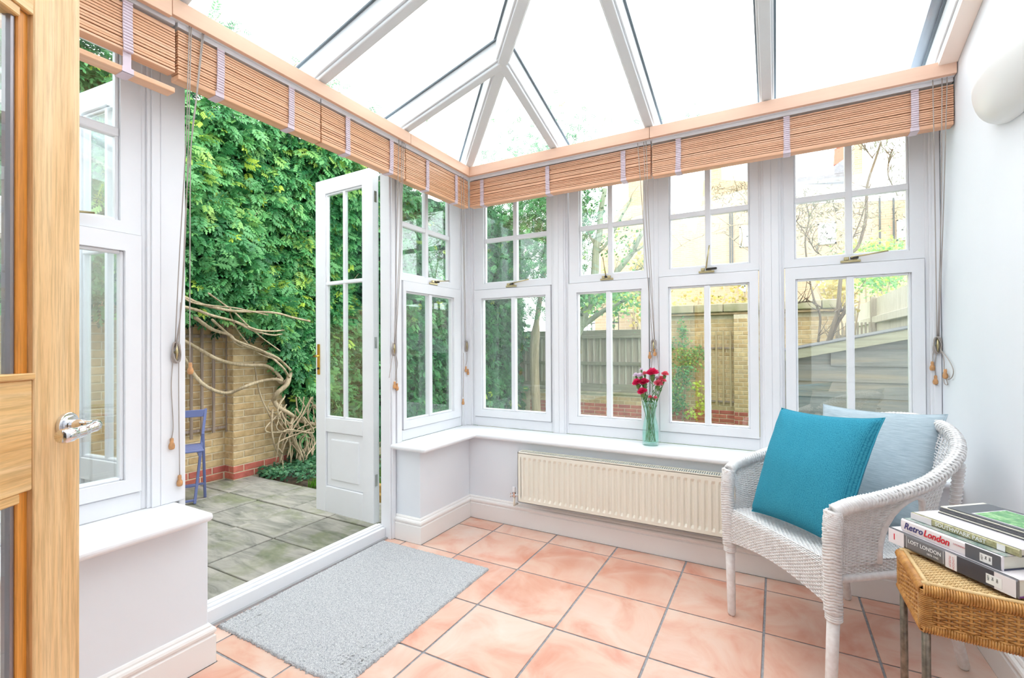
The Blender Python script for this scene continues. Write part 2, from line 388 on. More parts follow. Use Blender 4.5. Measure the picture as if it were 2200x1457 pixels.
# window sills (bullnose boards)
def sill(poly, name):
    z0, z1 = .575, .607
    mb = MB(); mb.prism([(x, y, z0) for x, y in poly], (0, 0, z1 - z0)); return sst(mb.build(name, 'white_paint', bevel=.0145, seg=4))
sill([(-.235, -3.05), (.058, -3.05), (.058, -1.818), (-.235, -1.818)], 'trim_1')
sill([(-.235, -.575), (.055, -.575), (.055, -.022), (XR - .002, -.022), (XR - .002, .29), (-.235, .29)], 'trim_2')

# ------------------------------------------------------------------ windows
def mp_back(u, v, z): return (u, .283 + v, z)
def mp_left(u, v, z): return (-.225 - v, u, z)
class WB(MB):
    def __init__(s, mp): super().__init__(); s.mp = mp
    def b(s, u0, v0, z0, u1, v1, z1):
        a = s.mp(u0, v0, z0); c = s.mp(u1, v1, z1); return s.box(*a, *c)
def sash(mp, win, name, u0, u1, z0, z1, g, v0, v1, ubar, zbar, bev=.006):
    """g = glass (u0,u1,z0,z1); v0..v1 depth"""
    w = WB(mp); gu0, gu1, gz0, gz1 = g
    w.b(u0, v0, z0, gu0, v1, z1); w.b(gu1, v0, z0, u1, v1, z1); w.b(gu0, v0, z0, gu1, v1, gz0); w.b(gu0, v0, gz1, gu1, v1, z1)
    o = w.build(name, 'white_paint', win)
    o.modifiers.clear()
    q = WB(mp); e = .011   # ovolo bead round the glass
    for a in ((gu0, gz0, gu0 + e, gz1), (gu1 - e, gz0, gu1, gz1), (gu0 + e, gz0, gu1 - e, gz0 + e), (gu0 + e, gz1 - e, gu1 - e, gz1)):
        q.b(a[0], v0 + .014, a[1], a[2], v1 - .008, a[3])
    q.build('glazing_bead', 'white_paint', o, bevel=.003, seg=1)
    us = [gu0] + ([ubar] if ubar is not None else []) + [gu1]; zs = [gz0] + ([zbar] if zbar is not None else []) + [gz1]
    bw = .017
    if ubar is not None: WB(mp).b(ubar - bw, v0 + .006, gz0, ubar + bw, v1 - .006, gz1).build('glazing_bar', 'white_paint', o, bevel=.006, seg=2)
    if zbar is not None: WB(mp).b(gu0, v0 + .008, zbar - bw, gu1, v1 - .006, zbar + bw).build('glazing_bar', 'white_paint', o, bevel=.006, seg=2)
    vg = (v0 + v1) / 2 + .002
    for i in range(len(us) - 1):
        for j in range(len(zs) - 1):
            WB(mp).b(us[i] + .004, vg, zs[j] + .004, us[i + 1] - .004, vg + .005, zs[j + 1] - .004).build('pane', 'window_glass', o)
    return o
def window(n, mp, F0, F1, L, LG, lm, UG, um, jamb_bottom=.607, stay=True, tilt=0):
    win = struct('window_%d' % n, mp((F0 + F1) / 2, 0, .607))
    f = WB(mp); sg = 1 if F1 > F0 else -1
    ztop = 2.457
    f.b(F0, 0, .607, L[0] - .004, .075, ztop); f.b(L[1] + .004, 0, .607, F1, .075, ztop)
    f.b(L[0] - .004, 0, .607, L[1] + .004, .075, .678); f.b(L[0] - .004, 0, 2.425, L[1] + .004, .075, ztop)
    f.build('window_frame', 'white_paint', win, bevel=.003, seg=1)
    # stepped moulding on the posts
    fm = WB(mp)
    for a, b in ((F0, L[0]), (L[1], F1)):
        c0, c1 = a + (b - a) * .0, b
        if abs(b - a) < .04: continue
        if a == F0: x0, x1 = F0, L[0] - .018
        else: x0, x1 = L[1] + .018, F1
        if x1 - x0 > .012: fm.b(x0, -.012, .607, x1, 0, ztop)
        if x1 - x0 > .03: fm.b(x0 + (0 if a == F0 else .012), -.019, .607, x1 - (.012 if a == F0 else 0), -.012, ztop)
    fm.build('frame_moulding', 'white_paint', win, bevel=.004, seg=2)
    sash(mp, win, 'lower_sash', L[0], L[1], .682, 1.668, (LG[0], LG[1], .735, 1.602), -.010, .045, lm, None)
    ul, ur = L[0] - (-.006 if n == 2 else .004), L[1] + .004
    sash(mp, win, 'upper_sash', ul, ur, 1.672, 2.424, (UG[0], UG[1], 1.716, 2.37), .004, .052, um, 2.052)
    if stay:
        c = mp((L[0] + L[1]) / 2 + .0, -.008, 1.694); w = WB(mp); um_ = (L[0] + L[1]) / 2 + (.0)
        w.b(um_ - .045, -.006, 1.676, um_ + .045, .004, 1.688); w.b(um_ - .03, -.018, 1.688, um_ - .008, -.004, 1.704); w.b(um_ + .008, -.018, 1.688, um_ + .03, -.004, 1.704)
        st = w.build('window_stay', 'brass', win, bevel=.002, seg=1)
        w = MB(); w.tube([mp(um_, -.012, 1.696), mp(um_ + .03 * tilt, -.03, 1.696 + .0)], .007, 10); w.build('pivot', 'dark_screw', st)
        w = MB(); e = {0: (-.02, .13), 1: (.16, .02), 2: (.02, .14)}[tilt if tilt in (0, 1, 2) else 0]
        w.tube([mp(um_, -.02, 1.70), mp(um_ + e[0], -.022, 1.70 + e[1])], [.005, .004], 6); w.build('stay_arm', 'brass', st, smooth=True)
    return win
window(1, mp_back, -.225, .583, (-.140, .515), (-.077, .477), .203, (-.061, .484), .215, tilt=1)
window(2, mp_back, .583, 1.247, (.652, 1.212), (.714, 1.170), .942, (.730, 1.186), .953, tilt=0)
window(3, mp_back, 1.247, 1.915, (1.281, 1.846), (1.336, 1.800), 1.565, (1.341, 1.804), 1.572, tilt=2)
window(4, mp_back, 1.915, 2.658, (1.983, 2.597), (2.033, 2.547), 2.288, (2.029, 2.543), 2.286, tilt=1)
window(5, mp_left, -.53, .283, (-.459, .196), (-.431, .108), -.165, (-.449, .082), -.188, tilt=1)
window(6, mp_left, -2.64, -1.879, (-2.56, -1.940), (-2.50, -1.992), -2.246, (-2.49, -2.002), -2.246, tilt=1)
window(7, mp_left, -3.055, -2.64, (-3.03, -2.70), (-2.98, -2.76), None, (-2.98, -2.76), None, stay=False)

# door lining, posts, threshold
m_ = MB()
m_.box(-.206, -1.879, .607, -.34, -1.79, 2.457); m_.box(-.232, -1.80, .0, -.35, -1.775, 2.457)
sst(m_.build('trim_3', 'white_paint', bevel=.004))
m_ = MB(); m_.box(-.225, -.578, 0, -.305, -.53, 2.457); m_.box(-.213, -.568, 0, -.225, -.535, 2.457)
sst(m_.build('trim_3', 'white_paint', bevel=.004))
sst(MB().box(-.23, -1.775, 2.40, -.34, -.578, 2.457).build('trim_3', 'white_paint', bevel=.003))
m_ = MB(); m_.box(-.265, -1.775, 0, -.355, -.578, .070); m_.box(-.285, -1.775, .070, -.345, -.578, .082); m_.box(-.30, -1.775, .082, -.325, -.578, .088)
sst(m_.build('trim_4', 'white_paint', bevel=.003))
sst(MB().box(-.248, -1.775, 0, -.265, -.578, .012).build('trim_5', 'moulding_dark'))
sst(MB().box(-.3551, -1.80, -.05, -.40, -.53, .03).build('trim_5', 'white_paint', bevel=.003))

# eaves: soffit, beam, pelmets
m_ = MB(); m_.box(-.30, -3.05, 2.458, -.010, .33, 2.515); sst(m_.build('trim_6', 'white_paint', bevel=.002, seg=1))
m_ = MB(); m_.box(-.010, .012, 2.458, XR - .002, .33, 2.515); sst(m_.build('trim_6', 'white_paint', bevel=.002, seg=1))
for (y0, y1, dz) in ((-3.05, -1.94, -.010), (-1.938, -.641, 0), (-.639, .0, 0)):
    o = MB().prism([(-.009, y0, 2.457 + dz), (.012, y0, 2.457 + dz), (.012, y0, 2.522), (-.009, y0, 2.522)], (0, y1 - y0, 0)); 
    if y1 == 0:
        o = MB(); z0, z1 = 2.457, 2.522
        o.add([(-.009, y0, z0), (.012, y0, z0), (.012, -.0112, z0), (-.009, .011, z0), (-.009, y0, z1), (.012, y0, z1), (.012, -.0112, z1), (-.009, .011, z1)],
              [(0, 1, 2, 3), (7, 6, 5, 4), (0, 4, 5, 1), (1, 5, 6, 2), (2, 6, 7, 3), (3, 7, 4, 0)])
    sst(o.build('trim_7', 'pelmet_wood', bevel=.0015, seg=1))
for (x0, x1) in ((0.0, 1.289), (1.291, XR - .003)):
    z0, z1 = 2.457, 2.522; o = MB()
    if x0 == 0: p = [(-.009, .0115), (.0125, -.0115), (x1, -.0115), (x1, .0115)]
    else: p = [(x0, .0115), (x0, -.0115), (x1, -.0115), (x1, .0115)]
    o.prism([(a, b, z0) for a, b in p], (0, 0, z1 - z0)); sst(o.build('trim_7', 'pelmet_wood_x', bevel=.0015, seg=1))

# glass roof: two planes that meet along a hip
TS = .295; ZB = 2.527; RH = .135; ZG = ZB + RH
ceil = struct('ceiling', (1.3, -1.5, 2.6))
def rafter(a, b, width, horiz):     # a,b plan points (x,y) of centre line; top follows the slope of s
    def z(p): return TS * min(p[0], -p[1]) if True else 0
    a = Vector(a); b = Vector(b); d = (b - a).normalized(); n = Vector((-d.y, d.x)) * width / 2
    def slab(w, lo, hi, nm, mat, bev=.003):
        nn = Vector((-d.y, d.x)) * w / 2; pts = []
        for p, za in ((a, z(a)), (b, z(b))):
            for sg in (-1, 1):
                q = p + nn * sg
                for h in (lo, hi): pts.append((q.x, q.y, za + h))
        # order: a- lo,a- hi,a+ lo,a+ hi,b- lo,...
        fs = [(0, 1, 3, 2), (4, 6, 7, 5), (0, 4, 5, 1), (2, 3, 7, 6), (0, 2, 6, 4), (1, 5, 7, 3)]
        return MB().add(pts, fs).build(nm, mat, ceil, bevel=bev, seg=1)
    slab(width, ZB + .018, ZG, 'rafter', 'rafter_paint'); 
    slab(width * .72, ZB, ZB + .018, 'rafter_moulding', 'rafter_paint')
    slab(width + .022, ZG - .010, ZG - .001, 'gasket', 'gasket', 0)
J = .668
E0 = -.28
def hipz(p): return TS * p
# left-plane rafters (run along x)
for y, x1 in ((-J, J), (-1.275, 1.275), (-1.905, 1.905), (-2.5, 2.5)): rafter((E0, y), (x1, y), .070, True)
for x in (J, 1.285, 1.90): rafter((x, -E0), (x, -x), .070, False)
rafter((E0, -E0), (2.655, -2.655), .075, False)
# wall abutment rafter on the right
rafter((2.612, -E0), (2.612, -2.6), .055, False)
m_ = MB(); m_.prism([(2.641, .30, ZB), (2.641, -2.6, ZB + TS * 2.6), (2.641, -2.6, ZG + TS * 2.6 + .02), (2.641, .30, ZG - .06)], (.018, 0, 0))
m_.build('wall_plate', 'rafter_paint', ceil)
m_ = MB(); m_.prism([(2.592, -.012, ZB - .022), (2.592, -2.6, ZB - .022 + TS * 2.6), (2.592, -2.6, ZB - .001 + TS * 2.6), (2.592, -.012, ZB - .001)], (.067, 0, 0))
sst(m_.build('trim_8', 'peach_reflection'))  # added board; its peach colour paints light reflected onto the white abutment
m_ = MB(); m_.prism([(2.535, .28, ZG - .068), (2.535, -2.6, ZG + .014 + TS * 2.6), (2.535, -2.6, ZG + .03 + TS * 2.6), (2.535, .28, ZG - .052)], (.09, 0, 0))
m_.build('flashing', 'lead', ceil)
# panes
def pane(poly):   # plan polygon on one slope; s = min(x,-y)
    pts = [(x, y, ZG + TS * min(x, -y)) for x, y in poly]; MB().prism(pts, (0, 0, .012)).build('roof_pane', 'roof_glass', ceil)
ly = [-3.05, -2.5, -1.905, -1.275, -J]
for i in range(4):
    y0, y1 = ly[i], ly[i + 1]; pane([(E0, y0), (min(-y0, 2.65), y0), (-y1, y1), (E0, y1)])
pane([(E0, -J), (J, -J), (E0, -E0)])
lx = [J, 1.285, 1.90, 2.6]
pane([(J, -J), (J, -E0), (E0, -E0)])
for i in range(3):
    x0, x1 = lx[i], lx[i + 1]; pane([(x0, -x0), (x1, -x1), (x1, -E0), (x0, -E0)])

# ------------------------------------------------------------------ french door leaves
def frame_loc(o, d):   # local door frame: u along d, n normal
    d = Vector(d).normalized(); n = Vector((-d.y, d.x, 0)); o = Vector(o)
    return lambda u, v, z: tuple(o + d * u + n * v + Vector((0, 0, z)))
class DB(MB):
    def __init__(s, L): super().__init__(); s.L = L
    def b(s, u0, v0, z0, u1, v1, z1):
        u0, u1 = sorted((u0, u1)); v0, v1 = sorted((v0, v1)); z0, z1 = sorted((z0, z1)); L = s.L
        return s.add([L(u0, v0, z0), L(u1, v0, z0), L(u1, v1, z0), L(u0, v1, z0), L(u0, v0, z1), L(u1, v0, z1), L(u1, v1, z1), L(u0, v1, z1)],
                     [(0, 3, 2, 1), (4, 5, 6, 7), (0, 1, 5, 4), (1, 2, 6, 5), (2, 3, 7, 6), (3, 0, 4, 7)])
def french(name, o, d, flip, handle):
    L = frame_loc(o, d); W = .59; root = struct(name, o); th = .044
    z0, z1 = .052, 2.432
    b = DB(L); b.b(0, 0, z0, .105, th, z1); b.b(W - .105, 0, z0, W, th, z1)
    b.b(.105, 0, 2.33, W - .105, th, z1); b.b(.105, 0, .625, W - .105, th, .725); b.b(.105, 0, z0, W - .105, th, .235)
    b.build('door_frame', 'white_paint', root, bevel=.003, seg=1)
    b = DB(L); b.b(.105, .014, .235, W - .105, th - .014, .625); b.b(.15, .006, .285, W - .15, th - .006, .575); b.build('raised_panel', 'white_paint', root, bevel=.012, seg=2)
    b = DB(L); b.b(W / 2 - .012, .008, .725, W / 2 + .012, th - .008, 2.33); b.build('glazing_bar', 'white_paint', root, bevel=.005)
    b = DB(L); b.b(.105, .006, 1.672, W - .105, th - .006, 1.698); b.build('glazing_bar', 'white_paint', root, bevel=.006)
    b = DB(L)
    for (a0, c0, a1, c1) in ((.105, .725, .117, 2.33), (W - .117, .725, W - .105, 2.33), (.117, .725, W - .117, .737), (.117, 2.318, W - .117, 2.33)): b.b(a0, .010, c0, a1, th - .010, c1)
    b.build('glazing_bead', 'white_paint', root, bevel=.003, seg=1)
    for (a0, a1) in ((.106, W / 2), (W / 2, W - .106)):
        for (c0, c1) in ((.727, 1.685), (1.685, 2.329)): DB(L).b(a0, .019, c0, a1, .025, c1).build('pane', 'window_glass', root)
    b = DB(L); b.b(.0, -.006, z0, .022, 0, z1); b.build('weather_strip', 'white_paint', root)
    for zz in (.3, 1.22, 2.2):
        b = DB(L); b.b(-.003, .012, zz, .0, th - .012, zz + .075); b.build('hinge', 'steel', root)
    if handle:
        b = DB(L); b.b(W - .050, th, 1.03, W - .022, th + .006, 1.25)
        hp = b.build('handle_plate', 'brass_bright', root, bevel=.002, seg=1)
        q = MB(); q.tube([L(W - .036, th, 1.165), L(W - .036, th + .045, 1.165)], .008, 10); q.tube([L(W - .040, th + .045, 1.165), L(W - .10, th + .050, 1.163)], [.008, .006], 8)
        q.tube([L(W - .036, 0, 1.165), L(W - .036, -.045, 1.165), L(W + .03, -.05, 1.163)], [.008, .008, .006], 8); q.build('lever', 'brass_bright', hp, smooth=True)
        q = MB(); q.tube([L(W - .036, th + .006, 1.075), L(W - .036, th + .012, 1.075)], .008, 10); q.build('keyhole', 'dark_screw', hp)
    return root
french('door_1', (-.408, -.494, 0), (-1, .03, 0), False, True)
french('door_2', (-.43, -1.80, 0), (-1, -.10, 0), False, False)

# ------------------------------------------------------------------ stripped pine door, standing open at the left
DO = Vector((.68754, -2.43074, 0)); DD = Vector((.58593, -.81036, 0)); 
DN = Vector((DD.y, -DD.x, 0)).normalized() * -1   # towards the camera
def LD(u, v, z): return tuple(DO + DD * u + DN * v + Vector((0, 0, z)))
class PB(MB):
    def b(s, u0, v0, z0, u1, v1, z1):
        u0, u1 = sorted((u0, u1)); v0, v1 = sorted((v0, v1)); z0, z1 = sorted((z0, z1)); L = LD
        return s.add([L(u0, v0, z0), L(u1, v0, z0), L(u1, v1, z0), L(u0, v1, z0), L(u0, v0, z1), L(u1, v0, z1), L(u1, v1, z1), L(u0, v1, z1)],
                     [(0, 3, 2, 1), (4, 5, 6, 7), (0, 1, 5, 4), (1, 2, 6, 5), (2, 3, 7, 6), (3, 0, 4, 7)])
d3 = struct('door_3', tuple(DO))
def pbb(name, mat, *a, parent=d3, bevel=.002):
    q = PB(); q.b(*a); return q.build(name, mat, parent, bevel=bevel, seg=1)
pbb('stile', 'pine_v', 0, -.044, .006, .107, 0, 1.99); pbb('stile', 'pine_v', .66, -.044, .006, .767, 0, 1.99)
pbb('rail', 'pine_h', .1072, -.044, 1.845, .6598, 0, 1.99); pbb('rail', 'pine_h', .1072, -.044, .98, .6598, -.002, 1.18); pbb('rail', 'pine_h', .1072, -.044, .006, .6598, 0, .22)
for (z0, z1) in ((1.18, 1.845), (.22, .98)):
    q = PB(); bw = .022
    q.b(.107, -.036, z0, .107 + bw, -.010, z1); q.b(.66 - bw, -.036, z0, .66, -.010, z1)
    q.build('glazing_bead', 'pine_dark', d3, bevel=.002, seg=1)
    q = PB(); q.b(.107 + bw, -.036, z1 - .018, .66 - bw, -.004, z1); q.b(.107, -.036, z0, .66, .004, z0 + .012); q.build('glazing_bead', 'pine_h', d3, bevel=.002, seg=1)
    q = PB(); q.b(.107 + bw, -.028, z0 + .012, .107 + bw + .008, -.014, z1 - .018); q.build('spacer_bar', 'spacer', d3)
    pbb('pane', 'window_glass', .107 + bw, -.024, z0 + .012, .66 - bw, -.018, z1 - .018, bevel=0)
hz = 1.085
q = MB(); q.tube([LD(.036, 0, hz), LD(.036, .008, hz)], .025, 28); q.tube([LD(.036, .008, hz), LD(.036, .012, hz)], .019, 28); ros = q.build('handle_rose', 'chrome', d3, bevel=.001, seg=1)
q = MB(); q.tube(spline([LD(.036, .010, hz), LD(.036, .035, hz), LD(.034, .052, hz), LD(.050, .060, hz - .002), LD(.085, .060, hz - .006), LD(.125, .057, hz - .008)], 6),
                 [.011] * 6 + [.009] * 6 + [.010] * 4 + [.0105] * 3 + [.0095] * 4 + [.011] * 4 + [.0135] * 3 + [.011], 14)
q.build('lever', 'chrome', ros, smooth=True)

# ================================================================== BLINDS
def blind(label, side, a0, a1, tapes, cords, zr=2.240, ztop=2.440, stack0=None):
    """side 'L': runs along y at x about -.05; side 'B': runs along x at y about .06"""
    def P(u, v, z): return (-.022 - v, u, z) if side == 'L' else (u, .034 + v, z)
    mat = 'slat_wood' if side == 'L' else 'slat_wood_x'
    root = thing('wooden_blind', label, 'blind', P((a0 + a1) / 2, .025, zr), 'slatted blinds under the glass roof')
    w = WB(P); w.b(a0, 0, ztop, a1, .045, 2.4575); w.build('head_rail', 'steel' if False else 'white_paint', root)
    w = WB(P); w.b(a0, -.002, zr, a1, .052, zr + .019); w.build('bottom_rail', mat, root, bevel=.003, seg=2)
    s0 = (zr + .022) if stack0 is None else stack0; n = int((ztop - s0 - .002) / .0104); first = None
    for i in range(n):
        z = s0 + i * .0104; j = random.uniform(-.002, .002); tl = random.uniform(-.0012, .0012)
        if first is None:
            w = MB(); A = [P(a0, 0, 0), P(a0, .05, 0.0016), P(a1, .05, 0.0016), P(a1, 0, 0)]; Bv = [P(a0, 0, .0074), P(a0, .05, .0088), P(a1, .05, .0088), P(a1, 0, .0074)]
            w.add(A + Bv, [(0, 1, 2, 3), (7, 6, 5, 4), (0, 4, 5, 1), (1, 5, 6, 2), (2, 6, 7, 3), (3, 7, 4, 0)])
            first = w.build('slat', mat, root, org=P((a0 + a1) / 2, .025, 0)); 
            c = WL[root.name]; base = P((a0 + a1) / 2, .025, 0)
            first.location = Vector(base) + Vector((0, 0, z)) - c
            o = first
        else:
            o = bpy.data.objects.new('slat', first.data); COL.objects.link(o); o.parent = root
            q = Vector(P((a0 + a1) / 2, .025 + j, z + tl)); o.location = q - WL[root.name]
    # pleated ladder tapes
    for t in tapes:
        pts = []; zz = s0 - .004; k = 0
        prof = []
        while zz < ztop - .010:
            prof += [(-.0025, zz), (-.0075, zz + .0016), (-.0085, zz + .005), (-.0075, zz + .0088)]; zz += .0104
        w = MB(); vs = []; fs = []; wd = .0145
        drift = random.uniform(-.004, .004)
        for (v, z) in prof:
            dz = drift * math.sin((z - s0) * 14)
            for uu in (t - wd + dz, t + wd + dz):
                for vv in (v, v + .0025): vs.append(P(uu, vv, z))
        m = len(prof)
        for i in range(m - 1):
            a = 4 * i; fs += [(a, a + 2, a + 6, a + 4), (a + 1, a + 5, a + 7, a + 3), (a, a + 4, a + 5, a + 1), (a + 2, a + 3, a + 7, a + 6)]
        fs += [(0, 1, 3, 2), (4 * m - 4, 4 * m - 2, 4 * m - 1, 4 * m - 3)]
        w.add(vs, fs).build('ladder_tape', 'tape', root)
        q = WB(P); q.b(t - .017, -.004, zr - .002, t + .017, .001, zr + .019); q.b(t - .017, -.004, zr - .0025, t + .017, .054, zr); q.build('tape_clip', 'tape', root)
        if stack0 is not None:
            q = WB(P); q.b(t - .012, .004, zr + .017, t + .012, .006, stack0); q.build('ladder_tape', 'tape', root)
    for c in cords:
        kind = c[0]
        if kind == 'cord':
            cl_ = list(c[1])
            if cl_[0][3] in (-.012, .02):   # hangs clear in front of the slats before it is drawn to the cleat
                p0_, p1_ = cl_[0], cl_[1]; ty = at(*p0_[:3], p0_[3]); zt_ = ty.z; f_ = 0
                while f_ < .95 and at(p0_[0] + (p1_[0] - p0_[0]) * f_, p0_[1] + (p1_[1] - p0_[1]) * f_, p0_[2], p0_[3]).z > zr - .03: f_ += .02
                mk = lambda f: (p0_[0] + (p1_[0] - p0_[0]) * f, p0_[1] + (p1_[1] - p0_[1]) * f, p0_[2], p0_[3]); cl_ = [p0_, mk(f_ * .5), mk(f_)] + cl_[1:]
            pts = [at(*p) for p in cl_]; q = MB(); q.tube(spline(pts, 8) if len(pts) > 2 else pts, .0021, 6); q.build('pull_cord', 'cord', root, smooth=True)
        elif kind == 'coil':
            ce = at(*c[1]); q = MB(); ax = c[2]; rr = random.Random(3)
            for k in range(7):
                pts = []; r1 = .016 + .004 * rr.random(); r2 = .036 + .008 * rr.random(); ph = rr.uniform(-.25, .25)
                for i in range(22):
                    a = 2 * PI * i / 22; u_ = r1 * math.cos(a) * .8; z_ = r2 * math.sin(a); u2 = u_ * math.cos(ph) - z_ * math.sin(ph); z2 = u_ * math.sin(ph) + z_ * math.cos(ph)
                    off = -.004 - .003 * k * .6
                    pts.append((ce.x - off, ce.y + u2, ce.z + z2) if ax == 0 else (ce.x + u2, ce.y + off, ce.z + z2))
                q.tube(pts, .0021, 5, closed=True)
            q.build('wound_cord', 'cord', root, smooth=True)
            q = MB(); d = Vector((.012, 0, 0)) if ax == 0 else Vector((0, -.012, 0))
            q.tube([ce, ce + d], .006, 8); q.tube([ce + d + Vector((0, 0, -.032)), ce + d * 1.2, ce + d + Vector((0, 0, .032))], [.003, .006, .003], 8); q.build('cleat', 'brass', root, smooth=True)
        elif kind == 'tassel':
            ce = at(*c[1]); q = MB()
            q.lathe([(.003, .022), (.0062, .020), (.0068, .012), (.0062, .004), (.0095, -.002), (.0112, -.010), (.0105, -.018), (.0085, -.023), (.004, -.0245)][::-1], ce, 14)
            q.build('tassel', 'tassel', root, smooth=True)
xp = -.206   # frame face on the door side
blind('wooden slatted blind nearest the pine door, its bottom rail hanging lower', 'L', -3.04, -1.915, [-2.063, -2.5, -2.9], [], zr=2.185, stack0=2.262)
blind('wooden slatted blind pulled up over the open door, ivy below it', 'L', -1.905, -1.268, [-1.753, -1.431], [
    ('cord', [(407, 52, 0, -.012), (400, 300, 0, -.06), (385, 560, 0, -.15), (376, 745, 0, xp + .008)]),
    ('cord', [(411, 56, 0, -.012), (404, 330, 0, -.06), (393, 620, 0, -.13), (378, 742, 0, xp + .008)]),
    ('cord', [(435, 68, 0, -.012), (410, 330, 0, -.04), (408, 600, 0, -.06), (408, 782, 0, -.08)]),
    ('cord', [(438, 70, 0, -.012), (402, 400, 0, -.06), (390, 650, 0, -.14), (377, 760, 0, xp + .008)]),
    ('coil', (376, 757, 0, xp), 0),
    ('cord', [(372, 770, 0, xp + .006), (368, 830, 0, xp + .006), (372, 912, 0, xp + .006), (369, 942, 0, xp + .006)]),
    ('cord', [(385, 742, 0, xp + .006), (388, 650, 0, xp + .01), (384, 800, 0, xp + .008), (386, 1020, 0, xp + .01)]),
    ('tassel', (369, 953, 0, xp + .006)), ('tassel', (386, 1032, 0, xp + .01)), ('tassel', (409, 791, 0, -.08))], zr=2.243)
blind('wooden slatted blind above the edge of the open glazed white door', 'L', -1.260, -.655, [-1.098, -.778], [
    ('cord', [(857, 300, 0, -.012), (852, 520, 0, -.10), (847, 740, 0, xp + .008)]),
    ('cord', [(864, 304, 0, -.012), (858, 540, 0, -.09), (848, 742, 0, xp + .008)]),
    ('cord', [(868, 307, 0, -.012), (860, 560, 0, -.09), (850, 742, 0, xp + .008)]),
    ('coil', (844, 750, 0, xp), 0),
    ('cord', [(843, 764, 0, xp + .006), (840, 785, 0, xp + .006), (836, 812, 0, xp + .006)]),
    ('cord', [(848, 764, 0, xp + .006), (850, 790, 0, xp + .006), (849, 818, 0, xp + .006)]),
    ('cord', [(850, 764, 0, xp + .006), (854, 780, 0, xp + .006), (852, 800, 0, xp + .006), (853, 820, 0, xp + .006)]),
    ('tassel', (848, 827, 0, xp + .006)), ('tassel', (853, 831, 0, xp + .006))], zr=2.243)
blind('short wooden slatted blind filling the left wall up to the corner', 'L', -.648, .020, [-.448, -.132], [
    ('cord', [(990, 378, 0, -.012), (996, 560, 0, -.10), (999, 735, 0, xp + .01)]),
    ('cord', [(996, 381, 0, -.012), (998, 560, 0, -.10), (1001, 735, 0, xp + .01)]),
    ('coil', (1000, 744, 0, xp + .002), 0),
    ('cord', [(996, 758, 0, xp + .01), (996, 800, 0, xp + .01), (995, 853, 0, xp + .01)]),
    ('cord', [(1003, 758, 0, xp + .01), (1003, 775, 0, xp + .01), (1001, 785, 0, xp + .01)]),
    ('tassel', (995, 863, 0, xp + .01)), ('tassel', (1001, 793, 0, xp + .01)), ('tassel', (1006, 799, 0, xp + .01))], zr=2.236)
blind('wooden slatted blind on the window wall, from the corner to the vase', 'B', -.018, 1.285, [.091, .611, 1.121], [
    ('cord', [(1370, 308, 1, .02), (1384, 500, 1, .14), (1402, 735, 1, .262)]),
    ('cord', [(1383, 305, 1, .02), (1390, 500, 1, .14), (1406, 735, 1, .262)]),
    ('cord', [(1388, 304, 1, .02), (1395, 500, 1, .14), (1407, 740, 1, .262)]),
    ('coil', (1405, 744, 1, .264), 1),
    ('cord', [(1401, 752, 1, .26), (1397, 757, 1, .26)]), ('cord', [(1402, 758, 1, .26), (1399, 800, 1, .26), (1397, 842, 1, .26)]),
    ('cord', [(1411, 750, 1, .26), (1415, 790, 1, .26), (1416, 830, 1, .26)]),
    ('tassel', (1396, 763, 1, .26)), ('tassel', (1407, 757, 1, .255))], zr=2.246)
blind('longest wooden slatted blind, right half of the window wall up to the white wall', 'B', 1.295, 2.655, [1.443, 1.992, 2.515], [
    ('cord', [(2004, 172, 1, .02), (2009, 450, 1, .14), (2013, 727, 1, .262)]),
    ('cord', [(2024, 168, 1, .02), (2022, 450, 1, .14), (2015, 727, 1, .262)]),
    ('cord', [(2035, 166, 1, .02), (2027, 450, 1, .14), (2017, 727, 1, .262)]),
    ('coil', (2013, 742, 1, .264), 1),
    ('cord', [(2006, 752, 1, .26), (2004, 765, 1, .26), (2004, 777, 1, .26)]),
    ('cord', [(2012, 755, 1, .26), (2009, 785, 1, .26), (2010, 808, 1, .26)]),
    ('cord', [(2019, 750, 1, .26), (2036, 770, 0, 2.652), (2048, 795, 0, 2.652), (2044, 812, 0, 2.652), (2032, 815, 0, 2.652), (2026, 803, 0, 2.652), (2033, 793, 0, 2.652)]),
    ('cord', [(2019, 745, 1, .26), (2028, 775, 0, 2.652), (2028, 820, 0, 2.652), (2036, 826, 0, 2.652), (2032, 812, 0, 2.652)]),
    ('tassel', (2003, 786, 1, .26)), ('tassel', (2010, 816, 1, .26)), ('tassel', (2031, 803, 0, 2.646))], zr=2.240)

# ================================================================== RADIATOR
rad = thing('radiator', 'long cream ribbed radiator on the wall under the window sill', 'radiator', (1.2, -.06, .20))
x0, x1, zb, zt, yf = .430, 2.02, .198, .522, -.078
n = 43; vs = []; fs = []; rows = [zb + .022, zb + .040, zt - .044, zt - .026]; cols = 8 * n + 1
q = MB()
for r, z in enumerate(rows):
    for i in range(cols):
        x = x0 + .022 + (x1 - x0 - .044) * i / (cols - 1); ph = (i % 8) / 8; h = max(0, math.sin(ph * 2 * PI)) ** .7 if ph < .5 else 0
        h = (1 if .12 < ph < .62 else (0 if ph < .01 or ph > .74 else .5)); d = 0 if r in (0, 3) else (.0085 * (1 - h))
        vs.append((x, yf + d, z))
for r in range(3):
    for i in range(cols - 1): fs.append((r * cols + i, r * cols + i + 1, (r + 1) * cols + i + 1, (r + 1) * cols + i))
q.add(vs, fs)
k = len(q.v)
